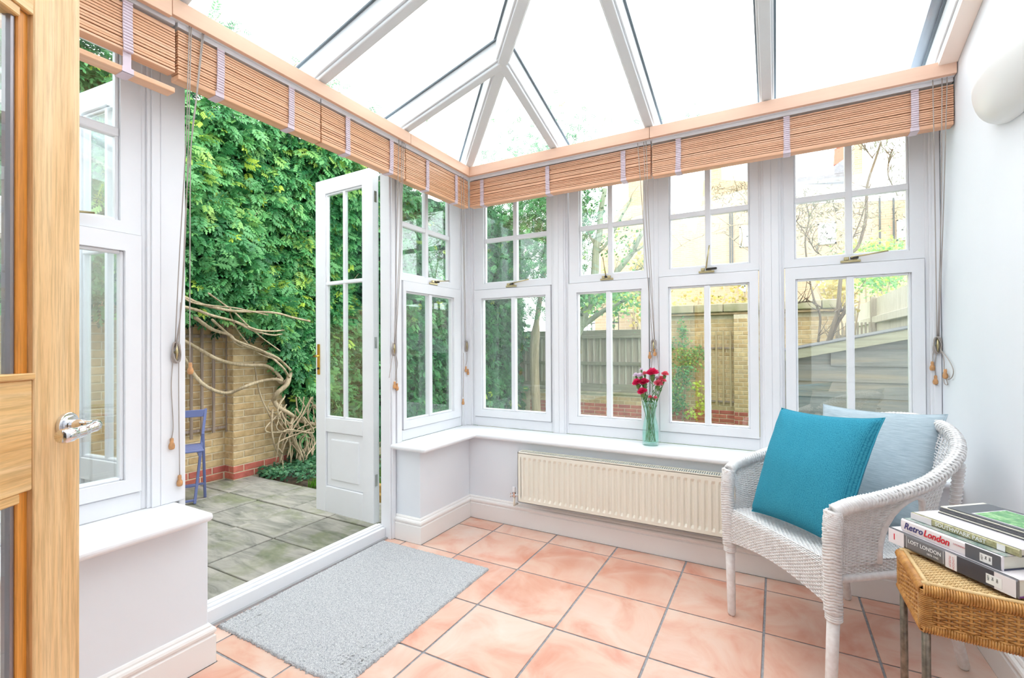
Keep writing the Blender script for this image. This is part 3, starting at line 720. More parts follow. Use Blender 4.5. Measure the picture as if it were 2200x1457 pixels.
def ring(a0, a1, b0, b1, c0, c1, d0, d1, y):
    o = len(q.v); q.v += [(a0, y, b0), (a1, y, b0), (a1, y, b1), (a0, y, b1), (c0, y, d0), (c1, y, d0), (c1, y, d1), (c0, y, d1)]
    q.f += [(o, o + 1, o + 5, o + 4), (o + 1, o + 2, o + 6, o + 5), (o + 2, o + 3, o + 7, o + 6), (o + 3, o, o + 4, o + 7)]
ring(x0, x1, zb, zt, x0 + .022, x1 - .022, rows[0], rows[3], yf)
q.build('front_panel', 'radiator', rad, smooth=False)
q = MB(); q.box(x0, yf, zb, x1, yf + .014, zb + .003); q.box(x0, yf, zt - .003, x1, yf + .014, zt); q.box(x0, yf, zb, x0 + .003, yf + .014, zt); q.box(x1 - .003, yf, zb, x1, yf + .014, zt)
q.build('panel_edge', 'radiator', rad)
q = MB(); q.box(x0 + .01, yf + .012, zb, x1 - .01, yf + .016, zt - .01); q.box(x0 + .01, -.012, zb + .01, x1 - .01, -.006, zt - .01); q.build('back_panel', 'radiator', rad)
q = MB(); q.box(x0, yf, zt, x1, yf + .006, zt + .006); q.box(x0, -.010, zt, x1, -.004, zt + .006); q.box(x0, yf, zt, x0 + .006, -.004, zt + .006); q.box(x1 - .006, yf, zt, x1, -.004, zt + .006)
for i in range(int((x1 - x0) / .012)): q.box(x0 + .008 + i * .012, yf + .005, zt + .001, x0 + .012 + i * .012, -.009, zt + .004)
q.build('top_grille', 'radiator', rad)
q = MB(); q.box(x0 + .2, -.007, zb + .05, x0 + .24, .019, zt - .05); q.box(x1 - .24, -.007, zb + .05, x1 - .2, .019, zt - .05); q.build('bracket', 'radiator', rad)
q = MB(); vx, vz = x0 - .045, zb + .03
q.tube([(vx + .05, -.045, vz), (vx, -.045, vz)], .009, 12); q.tube([(vx, -.045, vz - .012), (vx, -.045, vz + .018)], .0135, 8); q.tube([(vx, -.045, vz), (vx - .022, -.062, vz)], .008, 10); q.tube([(vx - .02, -.06, vz - .016), (vx - .02, -.06, vz + .014)], .0045, 8)
vlv = q.build('valve', 'chrome', rad, smooth=False)
q = MB(); q.tube([(vx, -.045, vz + .018), (vx, -.045, vz + .055)], .011, 14); q.build('valve_cap', 'white_paint', vlv, bevel=.002, seg=1)
q = MB(); q.tube([(vx, -.045, vz - .012), (vx, -.045, .157), (vx, .0, .157)], .0075, 10); q.build('pipe', 'radiator', vlv, smooth=True)

# ================================================================== RUG
rx0, rx1, ry0, ry1 = -.240, .548, -1.648, -.622; nx, ny = 190, 240
X, Y = np.meshgrid(np.linspace(0, 1, nx), np.linspace(0, 1, ny), indexing='ij')
def rz(y): return (y - ry0) * .012
ex = .004 * np.sin(np.arange(ny) * .9) * 0 + rng.normal(0, .0022, ny); ey = rng.normal(0, .0025, nx) + .006 * np.sin(np.linspace(0, 7, nx)) * (np.linspace(0, 1, nx))
px_ = rx0 + X * (rx1 - rx0) + (X - .5) * 2 * ex[None, :]; py_ = ry0 + Y * (ry1 - ry0) + (1 - Y) * ey[:, None] * 1.2
px_ += .010 * (1 - Y) - .004 * Y; Z = .0085 + rng.uniform(0, .0042, (nx, ny)); Z[[0, -1], :] = .001; Z[:, [0, -1]] = .001
V = np.stack([px_, py_, Z], -1).reshape(-1, 3); idx = np.arange(nx * ny).reshape(nx, ny)
Fq = np.stack([idx[:-1, :-1], idx[1:, :-1], idx[1:, 1:], idx[:-1, 1:]], -1).reshape(-1, 4)
rug = npmesh('rug', V, Fq, 'rug', org=(.15, -1.13, 0)); tag(rug, 'light grey flecked rug with a frayed cut edge on the tiles by the garden door', 'rug')

# ================================================================== VASE AND FLOWERS
VX, VY, VZ = 1.243, .172, .607
vase = thing('glass_vase', 'waisted pale green glass vase of flowers on the window sill', 'vase', (VX, VY, VZ))
po = [(0.001, 0), (.046, 0), (.0495, .004), (.0500, .02), (.0500, .085), (.047, .115), (.041, .145), (.0355, .170), (.0330, .190), (.0335, .208), (.038, .235), (.0425, .258), (.0455, .271)]
pi_ = [(.0430, .271), (.040, .258), (.0355, .235), (.031, .208), (.0305, .190), (.033, .170), (.0385, .145), (.0445, .115), (.047, .085), (.047, .03), (.044, .020), (.001, .018)]
q = MB(); q.lathe(po + pi_, (VX, VY, VZ), 40, cap=False); q.build('glass_body', 'vase_glass', vase, smooth=True)
q = MB(); q.lathe([(.001, .0195), (.0435, .0205), (.0465, .031), (.0466, .082), (.001, .082)], (VX, VY, VZ), 32, cap=False); q.build('water', 'water', vase, smooth=True)
vd = Vector((C0.x - VX, C0.y - VY, 0)).normalized(); vs_ = Vector((-vd.y, vd.x, 0))
q = MB()
for rr_ in (.021, .017):
    pts = []
    for i in range(28):
        a = 2 * PI * i / 28; u_ = rr_ * math.cos(a); z_ = rr_ * math.sin(a) + .155; R_ = .0405 - .00 if False else np.interp(z_, [.115, .145, .17, .19], [.047, .041, .0355, .033])
        pts.append(Vector((VX, VY, VZ + z_)) + vs_ * u_ + vd * (math.sqrt(max(R_ * R_ - u_ * u_, 1e-6)) + .0005))
    q.tube(pts, .0011, 5, closed=True)
for k in range(7):
    u_ = rng.uniform(-.009, .009); z_ = .155 + rng.uniform(-.01, .01); R_ = .039
    c_ = Vector((VX, VY, VZ + z_)) + vs_ * u_ + vd * (math.sqrt(R_ * R_ - u_ * u_)); q.tube([c_, c_ + vs_ * .004 + Vector((0, 0, .003))], .0013, 5)
q.build('embossed_seal', 'vase_glass', vase, smooth=True)

def flower_head(c, r, d, seed):
    rr = random.Random(seed); q = MB(); d = Vector(d).normalized(); a_ = d.orthogonal().normalized(); b_ = d.cross(a_)
    for layer in range(5):
        R_ = r * (1 - .15 * layer); h = r * (.05 + .17 * layer); n = 22; vs = [Vector(c) + d * (h - r * .35)]; 
        for i in range(n):
            t = 2 * PI * i / n + layer; rad_ = R_ * (1 + (.13 if i % 2 else -.10) + rr.uniform(-.05, .05)); up = h + r * .20 * (1 - layer * .12) * math.sin(t * 3 + layer * 2) * .45 + rr.uniform(-.06, .06) * r
            vs.append(Vector(c) + (a_ * math.cos(t) + b_ * math.sin(t)) * rad_ + d * up)
        q.add(vs, [(0, 1 + i, 1 + (i + 1) % n) for i in range(n)])
    return q
fl = [  # px, py, r, mat, dy, label
    (1402, 801, .024, 'carn_red', 0, 'deep pink carnation highest in the centre of the vase'),
    (1369, 822, .020, 'carn_red', -.02, 'deep pink carnation leftmost in the vase, leaning over the sill'),
    (1384, 821, .020, 'carn_red', -.01, 'deep pink carnation in the middle left, between two other deep pink ones'),
    (1380, 841, .019, 'carn_red', -.03, 'deep pink carnation hanging lowest, just above the vase rim'),
    (1415, 824, .019, 'carn_pink', -.01, 'coral pink carnation on the right, the larger of the coral ones'),
    (1429, 804, .015, 'carn_pink', .01, 'coral pink carnation farthest right and highest'),
    (1421, 814, .015, 'carn_pink', .01, 'coral pink carnation half hidden between two coral ones on the right'),
    (1385, 803, .012, 'carn_pink', .01, 'pale pink carnation bud left of the highest deep pink flower'),
    (1397, 853, .009, 'carn_pink', -.01, 'closed salmon carnation bud low over the middle of the vase rim'),
    (1408, 854, .008, 'carn_pink', -.015, 'closed salmon carnation bud low at the right of the vase rim'),
    (1427, 818, .009, 'carn_pink', -.01, 'small pink carnation bud at the right edge of the bunch'),
    (1366, 806, .012, 'carn_white', .0, 'white carnation leftmost of the white ones'),
    (1376, 807, .014, 'carn_white', -.005, 'lilac white carnation between the left white bud and the pink ones'),
    (1378, 794, .008, 'carn_white', .01, 'small white carnation bud topmost at the left of the bunch'),
    (1373, 836, .010, 'carn_white', .01, 'white carnation bud low at the left, behind the lowest deep pink flower'),
    (1412, 812, .009, 'carn_white', .0, 'small white carnation bud inside the right of the bunch')]
for i, (px, py, r, mt, dy, lb) in enumerate(fl):
    r *= 1.62
    hd = at(px, py, 1, VY + dy); a = i * 2.4; base = Vector((VX + .03 * math.cos(a), VY + .03 * math.sin(a), VZ + .024))
    neck = Vector((VX + (hd.x - VX) * .30 + .006 * math.cos(a * 3), VY + .008 * math.sin(a * 3), VZ + .20))
    t = thing('carnation', lb, 'flower', tuple(base), 'carnations in the glass vase')
    st = spline([base, neck, neck.lerp(hd, .55) + Vector((0, 0, .006)), hd - Vector((0, 0, r * .6))], 6)
    q = MB(); q.tube(st, .0019, 6); stem = q.build('stem', 'stem_green', t, smooth=True)
    d = (hd - neck).normalized() + Vector((0, -.5, .1)) * (.6 if r > .012 else .1)
    q = MB(); dd_ = (hd - st[-3]).normalized(); q.tube([hd - dd_ * r * 1.6, hd - dd_ * r * 1.0, hd - dd_ * r * .3], [.003, r * .36, r * .42], 8); q.build('calyx', 'calyx', t, smooth=True)
    flower_head(hd, r, d, i).build('flower_head', mt, t, smooth=False)
    q = MB()
    for k in range(7):
        c_ = st[int(len(st) * (.42 + .07 * k))]; e_ = c_ + Vector((random.uniform(-.02, .02), random.uniform(-.015, .015), random.uniform(.015, .035))); mid = c_.lerp(e_, .5) + Vector((0, 0, .004)); wv_ = (e_ - c_).cross(Vector((0, 1, 0))).normalized() * .0028
        q.add([c_, mid + wv_, e_, mid - wv_], [(0, 1, 2, 3)])
    q.build('leaf', 'stem_green', t)

# ================================================================== WICKER
def weave_panel(S, nt, ns, amp=.0035, r=.0022, stake_r=.0026, skip=None, stake_step=1):
    """S(t,s) -> (point, normal); nt stakes along t, ns weavers along s. Returns MB"""
    V = []; F = []; o = 0
    def strand(P, N, rr, wide):
        nonlocal o
        k = len(P)
        if k < 2: return
        P = np.array(P); N = np.array(N); D = np.gradient(P, axis=0); D /= (np.linalg.norm(D, axis=1)[:, None] + 1e-9); B = np.cross(D, N); B /= (np.linalg.norm(B, axis=1)[:, None] + 1e-9)
        ring_ = [P + N * rr, P + B * rr * wide, P - N * rr, P - B * rr * wide]; V.append(np.stack(ring_, 1).reshape(-1, 3))
        i = np.arange(k - 1)[:, None] * 4 + o
        for j in range(4): F.append(np.concatenate([i + j, i + (j + 1) % 4, i + 4 + (j + 1) % 4, i + 4 + j], 1))
        o += 4 * k
    for a in range(nt):
        t = (a + .5) / nt; run = []; rn = []
        for b in range(ns + 1):
            s = b / ns
            if skip and skip(t, s):
                strand(run, rn, stake_r, 1); run = []; rn = []; continue
            p, n_ = S(t, s); run.append(p); rn.append(n_)
        strand(run, rn, stake_r, 1)
    for b in range(ns):
        s = (b + .5) / ns; run = []; rn = []
        for a in range(2 * nt + 1):
            t = a / (2 * nt)
            if skip and skip(t, s):
                strand(run, rn, r, 1.35); run = []; rn = []; continue
            p, n_ = S(t, s); ph = 0 if a % 2 == 0 else (1 if (a // 2 + b) % 2 else -1)
            run.append(p + n_ * amp * ph); rn.append(n_)
        strand(run, rn, r, 1.35)
    return np.concatenate(V), np.concatenate(F)
def braid(pts, r, turns, strands=4, n=5, rs=.45, per=7):
    """plaited roll along a path"""
    P = spline(pts, per); q = MB(); L = len(P)
    q.tube(P, r * .72, 8)
    for k in range(strands):
        for sgn in (1, -1):
            path = []
            for i in range(L * 3 - 2):
                t = i / 3; a = int(min(t, L - 2)); f = t - a; c = P[a].lerp(P[a + 1], f); d = (P[a + 1] - P[a]).normalized()
                up = Vector((0, 0, 1)); s1 = d.cross(up); s1 = s1.normalized() if s1.length > .1 else Vector((1, 0, 0)); s2 = s1.cross(d)
                ang = sgn * (2 * PI * turns * t / (L - 1)) + 2 * PI * k / strands
                path.append(c + (s1 * math.cos(ang) + s2 * math.sin(ang)) * r * (1.0 + .08 * sgn * math.sin(ang * 2)))
            q.tube(path, r * rs * .62, 4)
    return q
# ------------------------------------------------------------------ chair
CW = Vector((.638, -.769, 0)); CB = Vector((.769, .638, 0)); CC = Vector((1.93, -.682, 0))
def ch(a, b, z): return CC + CW * a + CB * b + Vector((0, 0, z))
chair = thing('wicker_chair', 'white wicker tub armchair with plaited arms in front of the radiator', 'chair', tuple(ch(0, .3, 0)))
rim = [(-.280, -.01, .665), (-.295, .05, .690), (-.31, .18, .715), (-.315, .35, .758), (-.275, .52, .835), (-.16, .635, .895), (0, .675, .915), (.16, .635, .895), (.275, .52, .835), (.315, .35, .758), (.31, .18, .715), (.295, .05, .690), (.280, -.01, .665)]
ring_lo = [(-.272, .0, .47), (-.272, .05, .47), (-.275, .18, .47), (-.265, .33, .46), (-.235, .45, .45), (-.14, .53, .45), (0, .55, .45), (.14, .53, .45), (.235, .45, .45), (.265, .33, .46), (.275, .18, .47), (.272, .05, .47), (.272, .0, .47)]
RIM = spline([ch(*p) for p in rim], 10); LO = spline([ch(*p) for p in ring_lo], 10); NR = len(RIM)
def arm_surf(t, s):
    f = t * (NR - 1); i = min(int(f), NR - 2); g = f - i
    a = LO[i].lerp(LO[i + 1], g); b = RIM[i].lerp(RIM[i + 1], g); c = a.lerp(b, s)
    out = Vector((b.x - ch(0, .28, 0).x, b.y - ch(0, .28, 0).y, 0)).normalized(); c = c - out * .018 * math.sin(PI * s)
    return np.array(c), np.array(out)
def hole(t, s):   # arched opening behind each arm
    for c in (.222, .778):
        if abs(t - c) < .058 and s < .86 * math.sqrt(max(0, 1 - ((t - c) / .058) ** 2)): return True
    return False
V, Fq = weave_panel(arm_surf, 84, 46, skip=hole, r=.0022, amp=.0028)
o = npmesh('woven_back', V, Fq, 'white_wicker', chair); stuff(o)
q = braid([ch(*p) for p in rim], .0195, 36, per=12); q.build('plaited_rim', 'white_wicker', chair, smooth=True)
for sx in (-1, 1):   # arches around the openings and the wrapped back posts
    c = .222 if sx < 0 else .778; pts = []
    for i in range(15):
        a = PI * i / 14; t = c - .058 * math.cos(a); s = .86 * math.sin(a); p, n_ = arm_surf(t, s); pts.append(Vector(p))
    q = MB(); q.tube(pts, .011, 8); q.build('arch', 'white_wicker', chair, smooth=True)
# seat: slightly sagging woven surface
def seat_surf(t, s):
    wid = .27 - .03 * max(0, s - .6) / .4; b = -.012 + .54 * s; a = (t * 2 - 1) * wid * (1 if s < .7 else 1 - (s - .7) * .6)
    z = .488 - .018 * math.sin(PI * t) * math.sin(PI * min(1, s * 1.1)) - .02 * s
    return np.array(ch(a, b, z)), np.array((0, 0, 1.0))
V, Fq = weave_panel(seat_surf, 44, 66, r=.0026, amp=.003); o = npmesh('woven_seat', V, Fq, 'white_wicker', chair); stuff(o)
q = MB(); q.add([ch(-.262, .0, .462), ch(.262, .0, .462), ch(.20, .53, .447), ch(-.20, .53, .447), ch(-.262, .0, .454), ch(.262, .0, .454), ch(.20, .53, .44), ch(-.20, .53, .44)], [(0, 1, 2, 3), (7, 6, 5, 4), (0, 4, 5, 1), (1, 5, 6, 2), (2, 6, 7, 3), (3, 7, 4, 0)])
q.build('seat_board', 'white_leg', chair)
# aprons: front and sides, rolled over the front edge
def apron(p0, p1, out, zt, depth0, depth1, nt, ns, sag=0):
    def S(t, s):
        base = Vector(p0).lerp(Vector(p1), t); dp = depth0 + (depth1 - depth0) * t - sag * math.sin(PI * t)
        roll = max(0, 1 - s * 7); p = base + Vector(out) * (-.012 * roll) + Vector((0, 0, zt - base.z - dp * s + .004 * (1 - roll)))
        return np.array(p), np.array(out)
    return weave_panel(S, nt, ns, r=.0024, amp=.003)
V, Fq = apron(ch(-.262, -.022, 0), ch(.262, -.022, 0), -CB, .492, .155, .155, 46, 22, sag=.03)
o = npmesh('woven_apron', V, Fq, 'white_wicker', chair); stuff(o)
for sx in (-1, 1):
    V, Fq = apron(ch(sx * .272, .0, 0), ch(sx * .262, .40, 0), CW * sx, .478, .05, .05, 32, 8)
    o = npmesh('woven_apron', V, Fq, 'white_wicker', chair); stuff(o)
    q = MB(); q.tube([ch(sx * .272, .0, .43), ch(sx * .262, .40, .42), ch(sx * .235, .50, .42)], .014, 8); q.build('seat_rail', 'white_wicker', chair, smooth=True)
q = MB(); q.tube([ch(-.235, .50, .42), ch(0, .55, .42), ch(.235, .50, .42)], .014, 8); q.build('seat_rail', 'white_wicker', chair, smooth=True)
feet = {(-1, 0): Vector((1.748, -.464, 0)), (1, 0): Vector((2.085, -.915, 0)), (-1, 1): Vector((2.227, -.055, 0)), (1, 1): Vector((2.548, -.441, 0))}
for (sx, b), ft in feet.items():
    top = ch(sx * .278, -.012, .34) if b == 0 else ch(sx * .215, .50, .44)
    q = MB(); q.tube([ft + Vector((0, 0, .001)), ft + Vector((0, 0, .012)), ft.lerp(top, .5), top], [.013, .0175, .019, .020], 14); q.build('leg', 'white_leg', chair, smooth=True)
    if b == 0:
        pts = [ch(sx * .278, -.014, .325), ch(sx * .280, -.018, .45), ch(sx * .281, -.02, .58), ch(sx * .281, -.012, .665)]
        q = braid(pts, .0235, 9, per=9); 
        q.build('plaited_post', 'white_wicker', chair, smooth=True)
        q = MB()
        for k in range(5): z = .300 + k * .008; c_ = ft.lerp(top, .9); c_ = ch(sx * .278, -.012, 0); q.tube([c_ + Vector((.0225 * math.cos(a), .0225 * math.sin(a), z + .001 * math.sin(a))) for a in [2 * PI * i / 16 for i in range(16)]], .0048, 5, closed=True)
        q.build('leg_binding', 'white_wicker', chair, smooth=True)
    else:
        q = MB(); P_ = [ch(sx * .215, .50, .43), ch(sx * .245, .535, .60), ch(sx * .275, .53, .80)]; q.tube(spline(P_, 5), .016, 10)
        for k in range(28):
            f = k / 27; c_ = spline(P_, 14)[int(f * 27)]; q.tube([c_ + Vector((.017 * math.cos(a), .017 * math.sin(a), .003 * math.sin(a + 1))) for a in [2 * PI * i / 12 for i in range(12)]], .003, 4, closed=True)
        q.build('back_post', 'white_wicker', chair, smooth=True)

# ------------------------------------------------------------------ cushions
def cushion(name, label, tl, tr, br, bl, puff, mat, seed, ear=.05, seam=True):
    tl, tr, br, bl = map(Vector, (tl, tr, br, bl)); n = 40; rr = Vector((seed, 0, 0))
    nrm = ((tr - tl).cross(bl - tl)).normalized()
    if nrm.dot(C0 - tl) < 0: nrm = -nrm
    c = (tl + tr + br + bl) / 4; V = []; UV = []
    t = thing(name, label, 'cushion', tuple((bl + br) / 2), 'cushions on the wicker chair')
    vs = []; uv = []
    for side in (1, -1):
        for i in range(n + 1):
            for j in range(n + 1):
                u, v = i / n, j / n
                e = 4 * u * (1 - u); g = 4 * v * (1 - v)
                # sides pulled in between the corners
                uu = .5 + (u - .5) * (1 - .075 * g ** .8); vv = .5 + (v - .5) * (1 - .075 * e ** .8)
                p = (tl * (1 - uu) + tr * uu) * (1 - vv) + (bl * (1 - uu) + br * uu) * vv
                h = puff * (e * g) ** .36 * (1 if side > 0 else .62)
                h += (noise.noise(Vector((u * 3.1, v * 3.1, side)) + rr) * .10 + noise.noise(Vector((u * 8, v * 4, side)) + rr) * .05) * puff * (e * g) ** .5
                # creases running out to the corners
                dcor = min(math.hypot(u - a, v - b) for a in (0, 1) for b in (0, 1)); h += math.sin((u - v) * 40 + seed) * .09 * puff * math.exp(-dcor * 6) * (e * g) ** .4
                vs.append(p + nrm * h * side); uv.append((u, v))
    m_ = (n + 1) ** 2; fs = []
    for s_ in (0, 1):
        for i in range(n):
            for j in range(n):
                a = s_ * m_ + i * (n + 1) + j; f = (a, a + n + 1, a + n + 2, a + 1); fs.append(f if s_ == 0 else f[::-1])
    q = MB(); q.add(vs, fs); o = q.build('cover', mat, t, smooth=True)
    ul = o.data.uv_layers.new(name='UVMap')
    for l in o.data.loops: ul.data[l.index].uv = uv[l.vertex_index]
    # piped seam round the edge
    ed = []
    for i in range(n): ed.append(i * (n + 1))
    for j in range(n): ed.append(n * (n + 1) + j)
    for i in range(n, 0, -1): ed.append(i * (n + 1) + n)
    for j in range(n, 0, -1): ed.append(j)
    q = MB(); q.tube([vs[k] for k in ed], .0028, 6, closed=True); q.build('seam', mat, t, smooth=True)
    return t
cushion('teal_cushion', 'large square teal textured cushion leaning in front on the wicker chair', (1.955, -.365, .945), (2.285, -.635, .960), (2.135, -.785, .495), (1.835, -.490, .495), .098, 'teal_fabric', 1)
cushion('grey_cushion', 'pale blue grey linen cushion behind the teal one, against the chair back', (2.135, -.075, .940), (2.535, -.330, .950), (2.430, -.520, .480), (2.055, -.250, .480), .085, 'grey_fabric', 5)

# ------------------------------------------------------------------ rattan side table
TA = Vector((2.254, -1.283, 0)); tr_ = math.radians(-5); TX = Vector((math.cos(tr_), math.sin(tr_), 0)); TY = Vector((-math.sin(tr_), math.cos(tr_), 0))
TW, TD, TZ, TS_ = .385, .245, .620, .115
TX = Vector((.997, -.07, 0)).normalized(); TY = Vector((-.01, 1, 0)).normalized()
def tb(u, v, z): return TA + TX * u + TY * v + Vector((0, 0, z))
table = thing('rattan_table', 'small woven rattan side table on thin metal legs, books on it', 'table', tuple(tb(TW / 2, TD / 2, 0)))
V, Fq = weave_panel(lambda t, s: (np.array(tb(.012 + t * (TW - .024), .012 + s * (TD - .024), TZ - .006)), np.array((0, 0, 1.))), 38, 30, amp=.0022, r=.0022, stake_r=.0022)
o = npmesh('woven_top', V, Fq, 'rattan_light', table); stuff(o)
q = MB(); q.obox(tb(.008, .008, TZ - .03), TX * (TW - .016), TY * (TD - .016), (0, 0, .012)); q.build('top_board', 'rattan', table)
cr = [(0, 0), (TW, 0), (TW, TD), (0, TD)]
for k in range(4):
    (u0, v0), (u1, v1) = cr[k], cr[(k + 1) % 4]; a = tb(u0, v0, 0); b = tb(u1, v1, 0); L_ = (b - a).length; d = (b - a) / L_; out = Vector((d.y, -d.x, 0))
    ns = int(TS_ / .0062)
    def S(t, s, a=a, b=b, out=out): 
        p = a.lerp(b, t) + Vector((0, 0, TZ - TS_ + .016 + (TS_ - .040) * s)); return np.array(p), np.array(out)
    V, Fq = weave_panel(S, max(6, int(L_ / .020)), 13, amp=.0034, r=.0024, stake_r=.0042); o = npmesh('woven_side', V, Fq, 'rattan', table); stuff(o)
    for (z, r_) in ((TZ - .012, .0125), (TZ - TS_ + .008, .0105)):   # wrapped top and bottom edges
        q = MB(); nn = int(L_ / .0052)
        for i in range(nn):
            c_ = a.lerp(b, (i + .5) / nn) + Vector((0, 0, z)) - out * .004; q.tube([c_ + out * (r_ * math.cos(t)) + Vector((0, 0, r_ * math.sin(t))) + d * .0012 * math.sin(t) for t in [2 * PI * j / 10 for j in range(10)]], .0029, 4, closed=True)
        q.build('wrapped_edge', 'rattan', table, smooth=True)
    q = MB(); q.tube([a + Vector((0, 0, TZ + .002)) - out * .012, b + Vector((0, 0, TZ + .002)) - out * .012], .0058, 8); q.build('top_cane', 'rattan_light', table, smooth=True)
for (u, v) in cr:
    q = MB(); c_ = tb(u + (.008 if u == 0 else -.008), v + (.008 if v == 0 else -.008), 0)
    for i in range(int((TS_ - .01) / .0048)): q.tube([c_ + Vector((.0135 * math.cos(t), .0135 * math.sin(t), TZ - TS_ + .008 + i * .0048)) for t in [2 * PI * j / 12 for j in range(12)]], .0028, 4, closed=True)
    q.build('corner_wrap', 'rattan', table, smooth=True)
    q = MB(); q.tube([c_ + Vector((0, 0, .001)), c_ + Vector((0, 0, TZ - .03))], .0095, 12); q.build('leg', 'tube_leg', table, smooth=True)

# ------------------------------------------------------------------ books
def text(body, size, loc, xd, up, mat, parent, name='lettering', extrude=.0002, sx=1, bold=0.0, shear=0.0):
    c = bpy.data.curves.new(name, 'FONT'); c.body = body; c.shear = shear; c.size = size; c.extrude = extrude; c.align_x = 'LEFT'; c.align_y = 'CENTER'; c.offset = bold; c.resolution_u = 3
    tmp = bpy.data.objects.new('tmp', c); COL.objects.link(tmp); bpy.context.view_layer.update()
    me = bpy.data.meshes.new_from_object(tmp); bpy.data.objects.remove(tmp); me.materials.clear(); me.materials.append(M[mat]); me.name = name
    o = bpy.data.objects.new(name, me); COL.objects.link(o); o.parent = parent
    xd = Vector(xd).normalized(); up = Vector(up).normalized(); n = xd.cross(up)
    o.matrix_local = Matrix.Translation(Vector(loc) - WL[parent.name]) @ Matrix(((xd.x * sx, up.x, n.x, 0), (xd.y * sx, up.y, n.y, 0), (xd.z * sx, up.z, n.z, 0), (0, 0, 0, 1)))
    WL[o.name] = Vector(loc); return o
def book(label, o, d, L, Wd, H, z, cover, spine, boards='book_dark', name='book', pages='pages'):
    """o: plan corner at the near-left end of the spine; d: direction of the spine; the book extends to the left of d (away from camera)"""
    d = Vector((d[0], d[1], 0)).normalized(); n = Vector((-d.y, d.x, 0)); o = Vector((o[0], o[1], z)); k = Vector((0, 0, 1)); t = .003
    root = thing(name, label, 'book', tuple(o + d * L / 2 + n * Wd / 2), 'books on the rattan table')
    q = MB(); q.obox(o + d * .004 + n * .004 + k * t, d * (L - .008), n * (Wd - .008), k * (H - 2 * t)); q.build('pages', pages, root)
    q = MB(); q.obox(o, d * L, n * Wd, k * t); q.build('back_cover', boards, root, bevel=.0008, seg=1)
    q = MB(); q.obox(o + k * (H - t), d * L, n * Wd, k * t); q.build('front_cover', cover, root, bevel=.0008, seg=1)
    q = MB(); pr = [(0, 0), (-.0035, H * .12), (-.0045, H * .5), (-.0035, H * .88), (0, H), (.004, H), (.004, 0)]
    q.prism([o + n * a + k * b for a, b in pr][::-1], d * L); sp = q.build('spine', spine, root)
    def S(u, h, off=.0052): return o + d * u + k * h - n * off
    return root, sp, S, d, k, n
def patch(S, u0, u1, h0, h1, mat, parent, name, th=.0006, off=.0046):
    a = S(u0, h0, off); b = S(u1, h0, off); c = S(u0, h1, off); q = MB(); x = b - a; y = c - a; n = x.cross(y).normalized() * th
    q.obox(a, x, y, n); return q.build(name, mat, parent)
bd = (.588, -.809)
B1 = Vector((2.236, -1.003)); 
r1, s1, S, d, k, n = book('thick book lowest in the pile, grey spine lettered LOST LONDON, purple board edge', B1, bd, .335, .235, .045, TZ + .0065, 'book_white', 'book_grey', boards='purple')
patch(S, .000, .050, .0015, .0435, 'book_white', s1, 'spine_band'); patch(S, .170, .200, .0015, .0435, 'book_white', s1, 'spine_band'); patch(S, .200, .288, .0015, .0435, 'book_dark', s1, 'spine_band'); patch(S, .288, .334, .0015, .0435, 'book_white', s1, 'spine_band')
patch(S, .058, .0588, .006, .04, 'ink_white', s1, 'spine_rule'); patch(S, .1640, .1648, .006, .04, 'ink_white', s1, 'spine_rule')
text('LOST LONDON', .0150, S(.063, .027), d, k, 'ink_white', s1, sx=.90, bold=.0001)
text('1870-1945', .0078, S(.118, .0135), d, k, 'ink_white', s1)
patch(S, .270, .305, .008, .032, 'ink_white', s1, 'shelf_label', off=.0053)
text('LON', .006, S(.275, .028, .0062), -k, d, 'ink_dark', s1); text('942', .006, S(.285, .028, .0062), -k, d, 'ink_dark', s1); text('1082', .0055, S(.295, .029, .0062), -k, d, 'ink_dark', s1)
for u in (.018, .024): patch(S, u, u + .003, .014, .032, 'ink_red' if u < .02 else 'ink_white', s1, 'publisher_mark', off=.0053)
text('MUSEUM', .0075, S(.182, .036, .0053), -k, d, 'ink_faded', s1); text('LONDON', .0075, S(.191, .036, .0053), -k, d, 'ink_faded', s1)
z2 = TZ + .0065 + .0452
B2 = Vector((2.262, -1.022))
r2, s2, S, d, k, n = book('thick book second from the bottom, white spine lettered Retro London in blue and red', B2, (.60, -.80), .262, .205, .037, z2, 'mag_grey', 'book_white', boards='navy')
text('Retro', .0265, S(.010, .0190), d, k, 'ink_blue', s2, sx=.90, bold=.0005, shear=.28); text('London', .0265, S(.0685, .0190), d, k, 'ink_red', s2, sx=.86, bold=.0006, shear=.28)
text('LOOKING', .0065, S(.150, .022), d, k, 'ink_faded', s2)
patch(S, .180, .2615, .001, .036, 'mag_grey', s2, 'spine_band'); patch(S, .215, .243, .006, .027, 'ink_white', s2, 'shelf_label', off=.0053)
text('LON', .0058, S(.220, .023, .0062), -k, d, 'ink_dark', s2); text('942', .0058, S(.229, .023, .0062), -k, d, 'ink_dark', s2); text('1082', .0054, S(.238, .024, .0062), -k, d, 'ink_dark', s2)
z3 = z2 + .0372
m = NT('cover_photo'); m.set(.25); f = m.noise(m.coord(), 25, 5, .7); m.col(m.ramp(f, [(.3, (84, 112, 112)), (.5, (150, 166, 158)), (.65, (200, 190, 190)), (.8, (196, 108, 130))])); M['cover_photo'] = m.m
m = NT('olive_spine'); m.set(.3); f = m.noise(m.coord(), 60, 4, .7); m.col(m.ramp(f, [(.3, (140, 136, 96)), (.55, (184, 180, 140)), (.75, (214, 212, 190))])); M['olive_spine'] = m.m
r2.children[2].data.materials.clear() if False else None
for c_ in r2.children:
    if c_.name.startswith('front_cover'): c_.data.materials[0] = M['cover_photo']
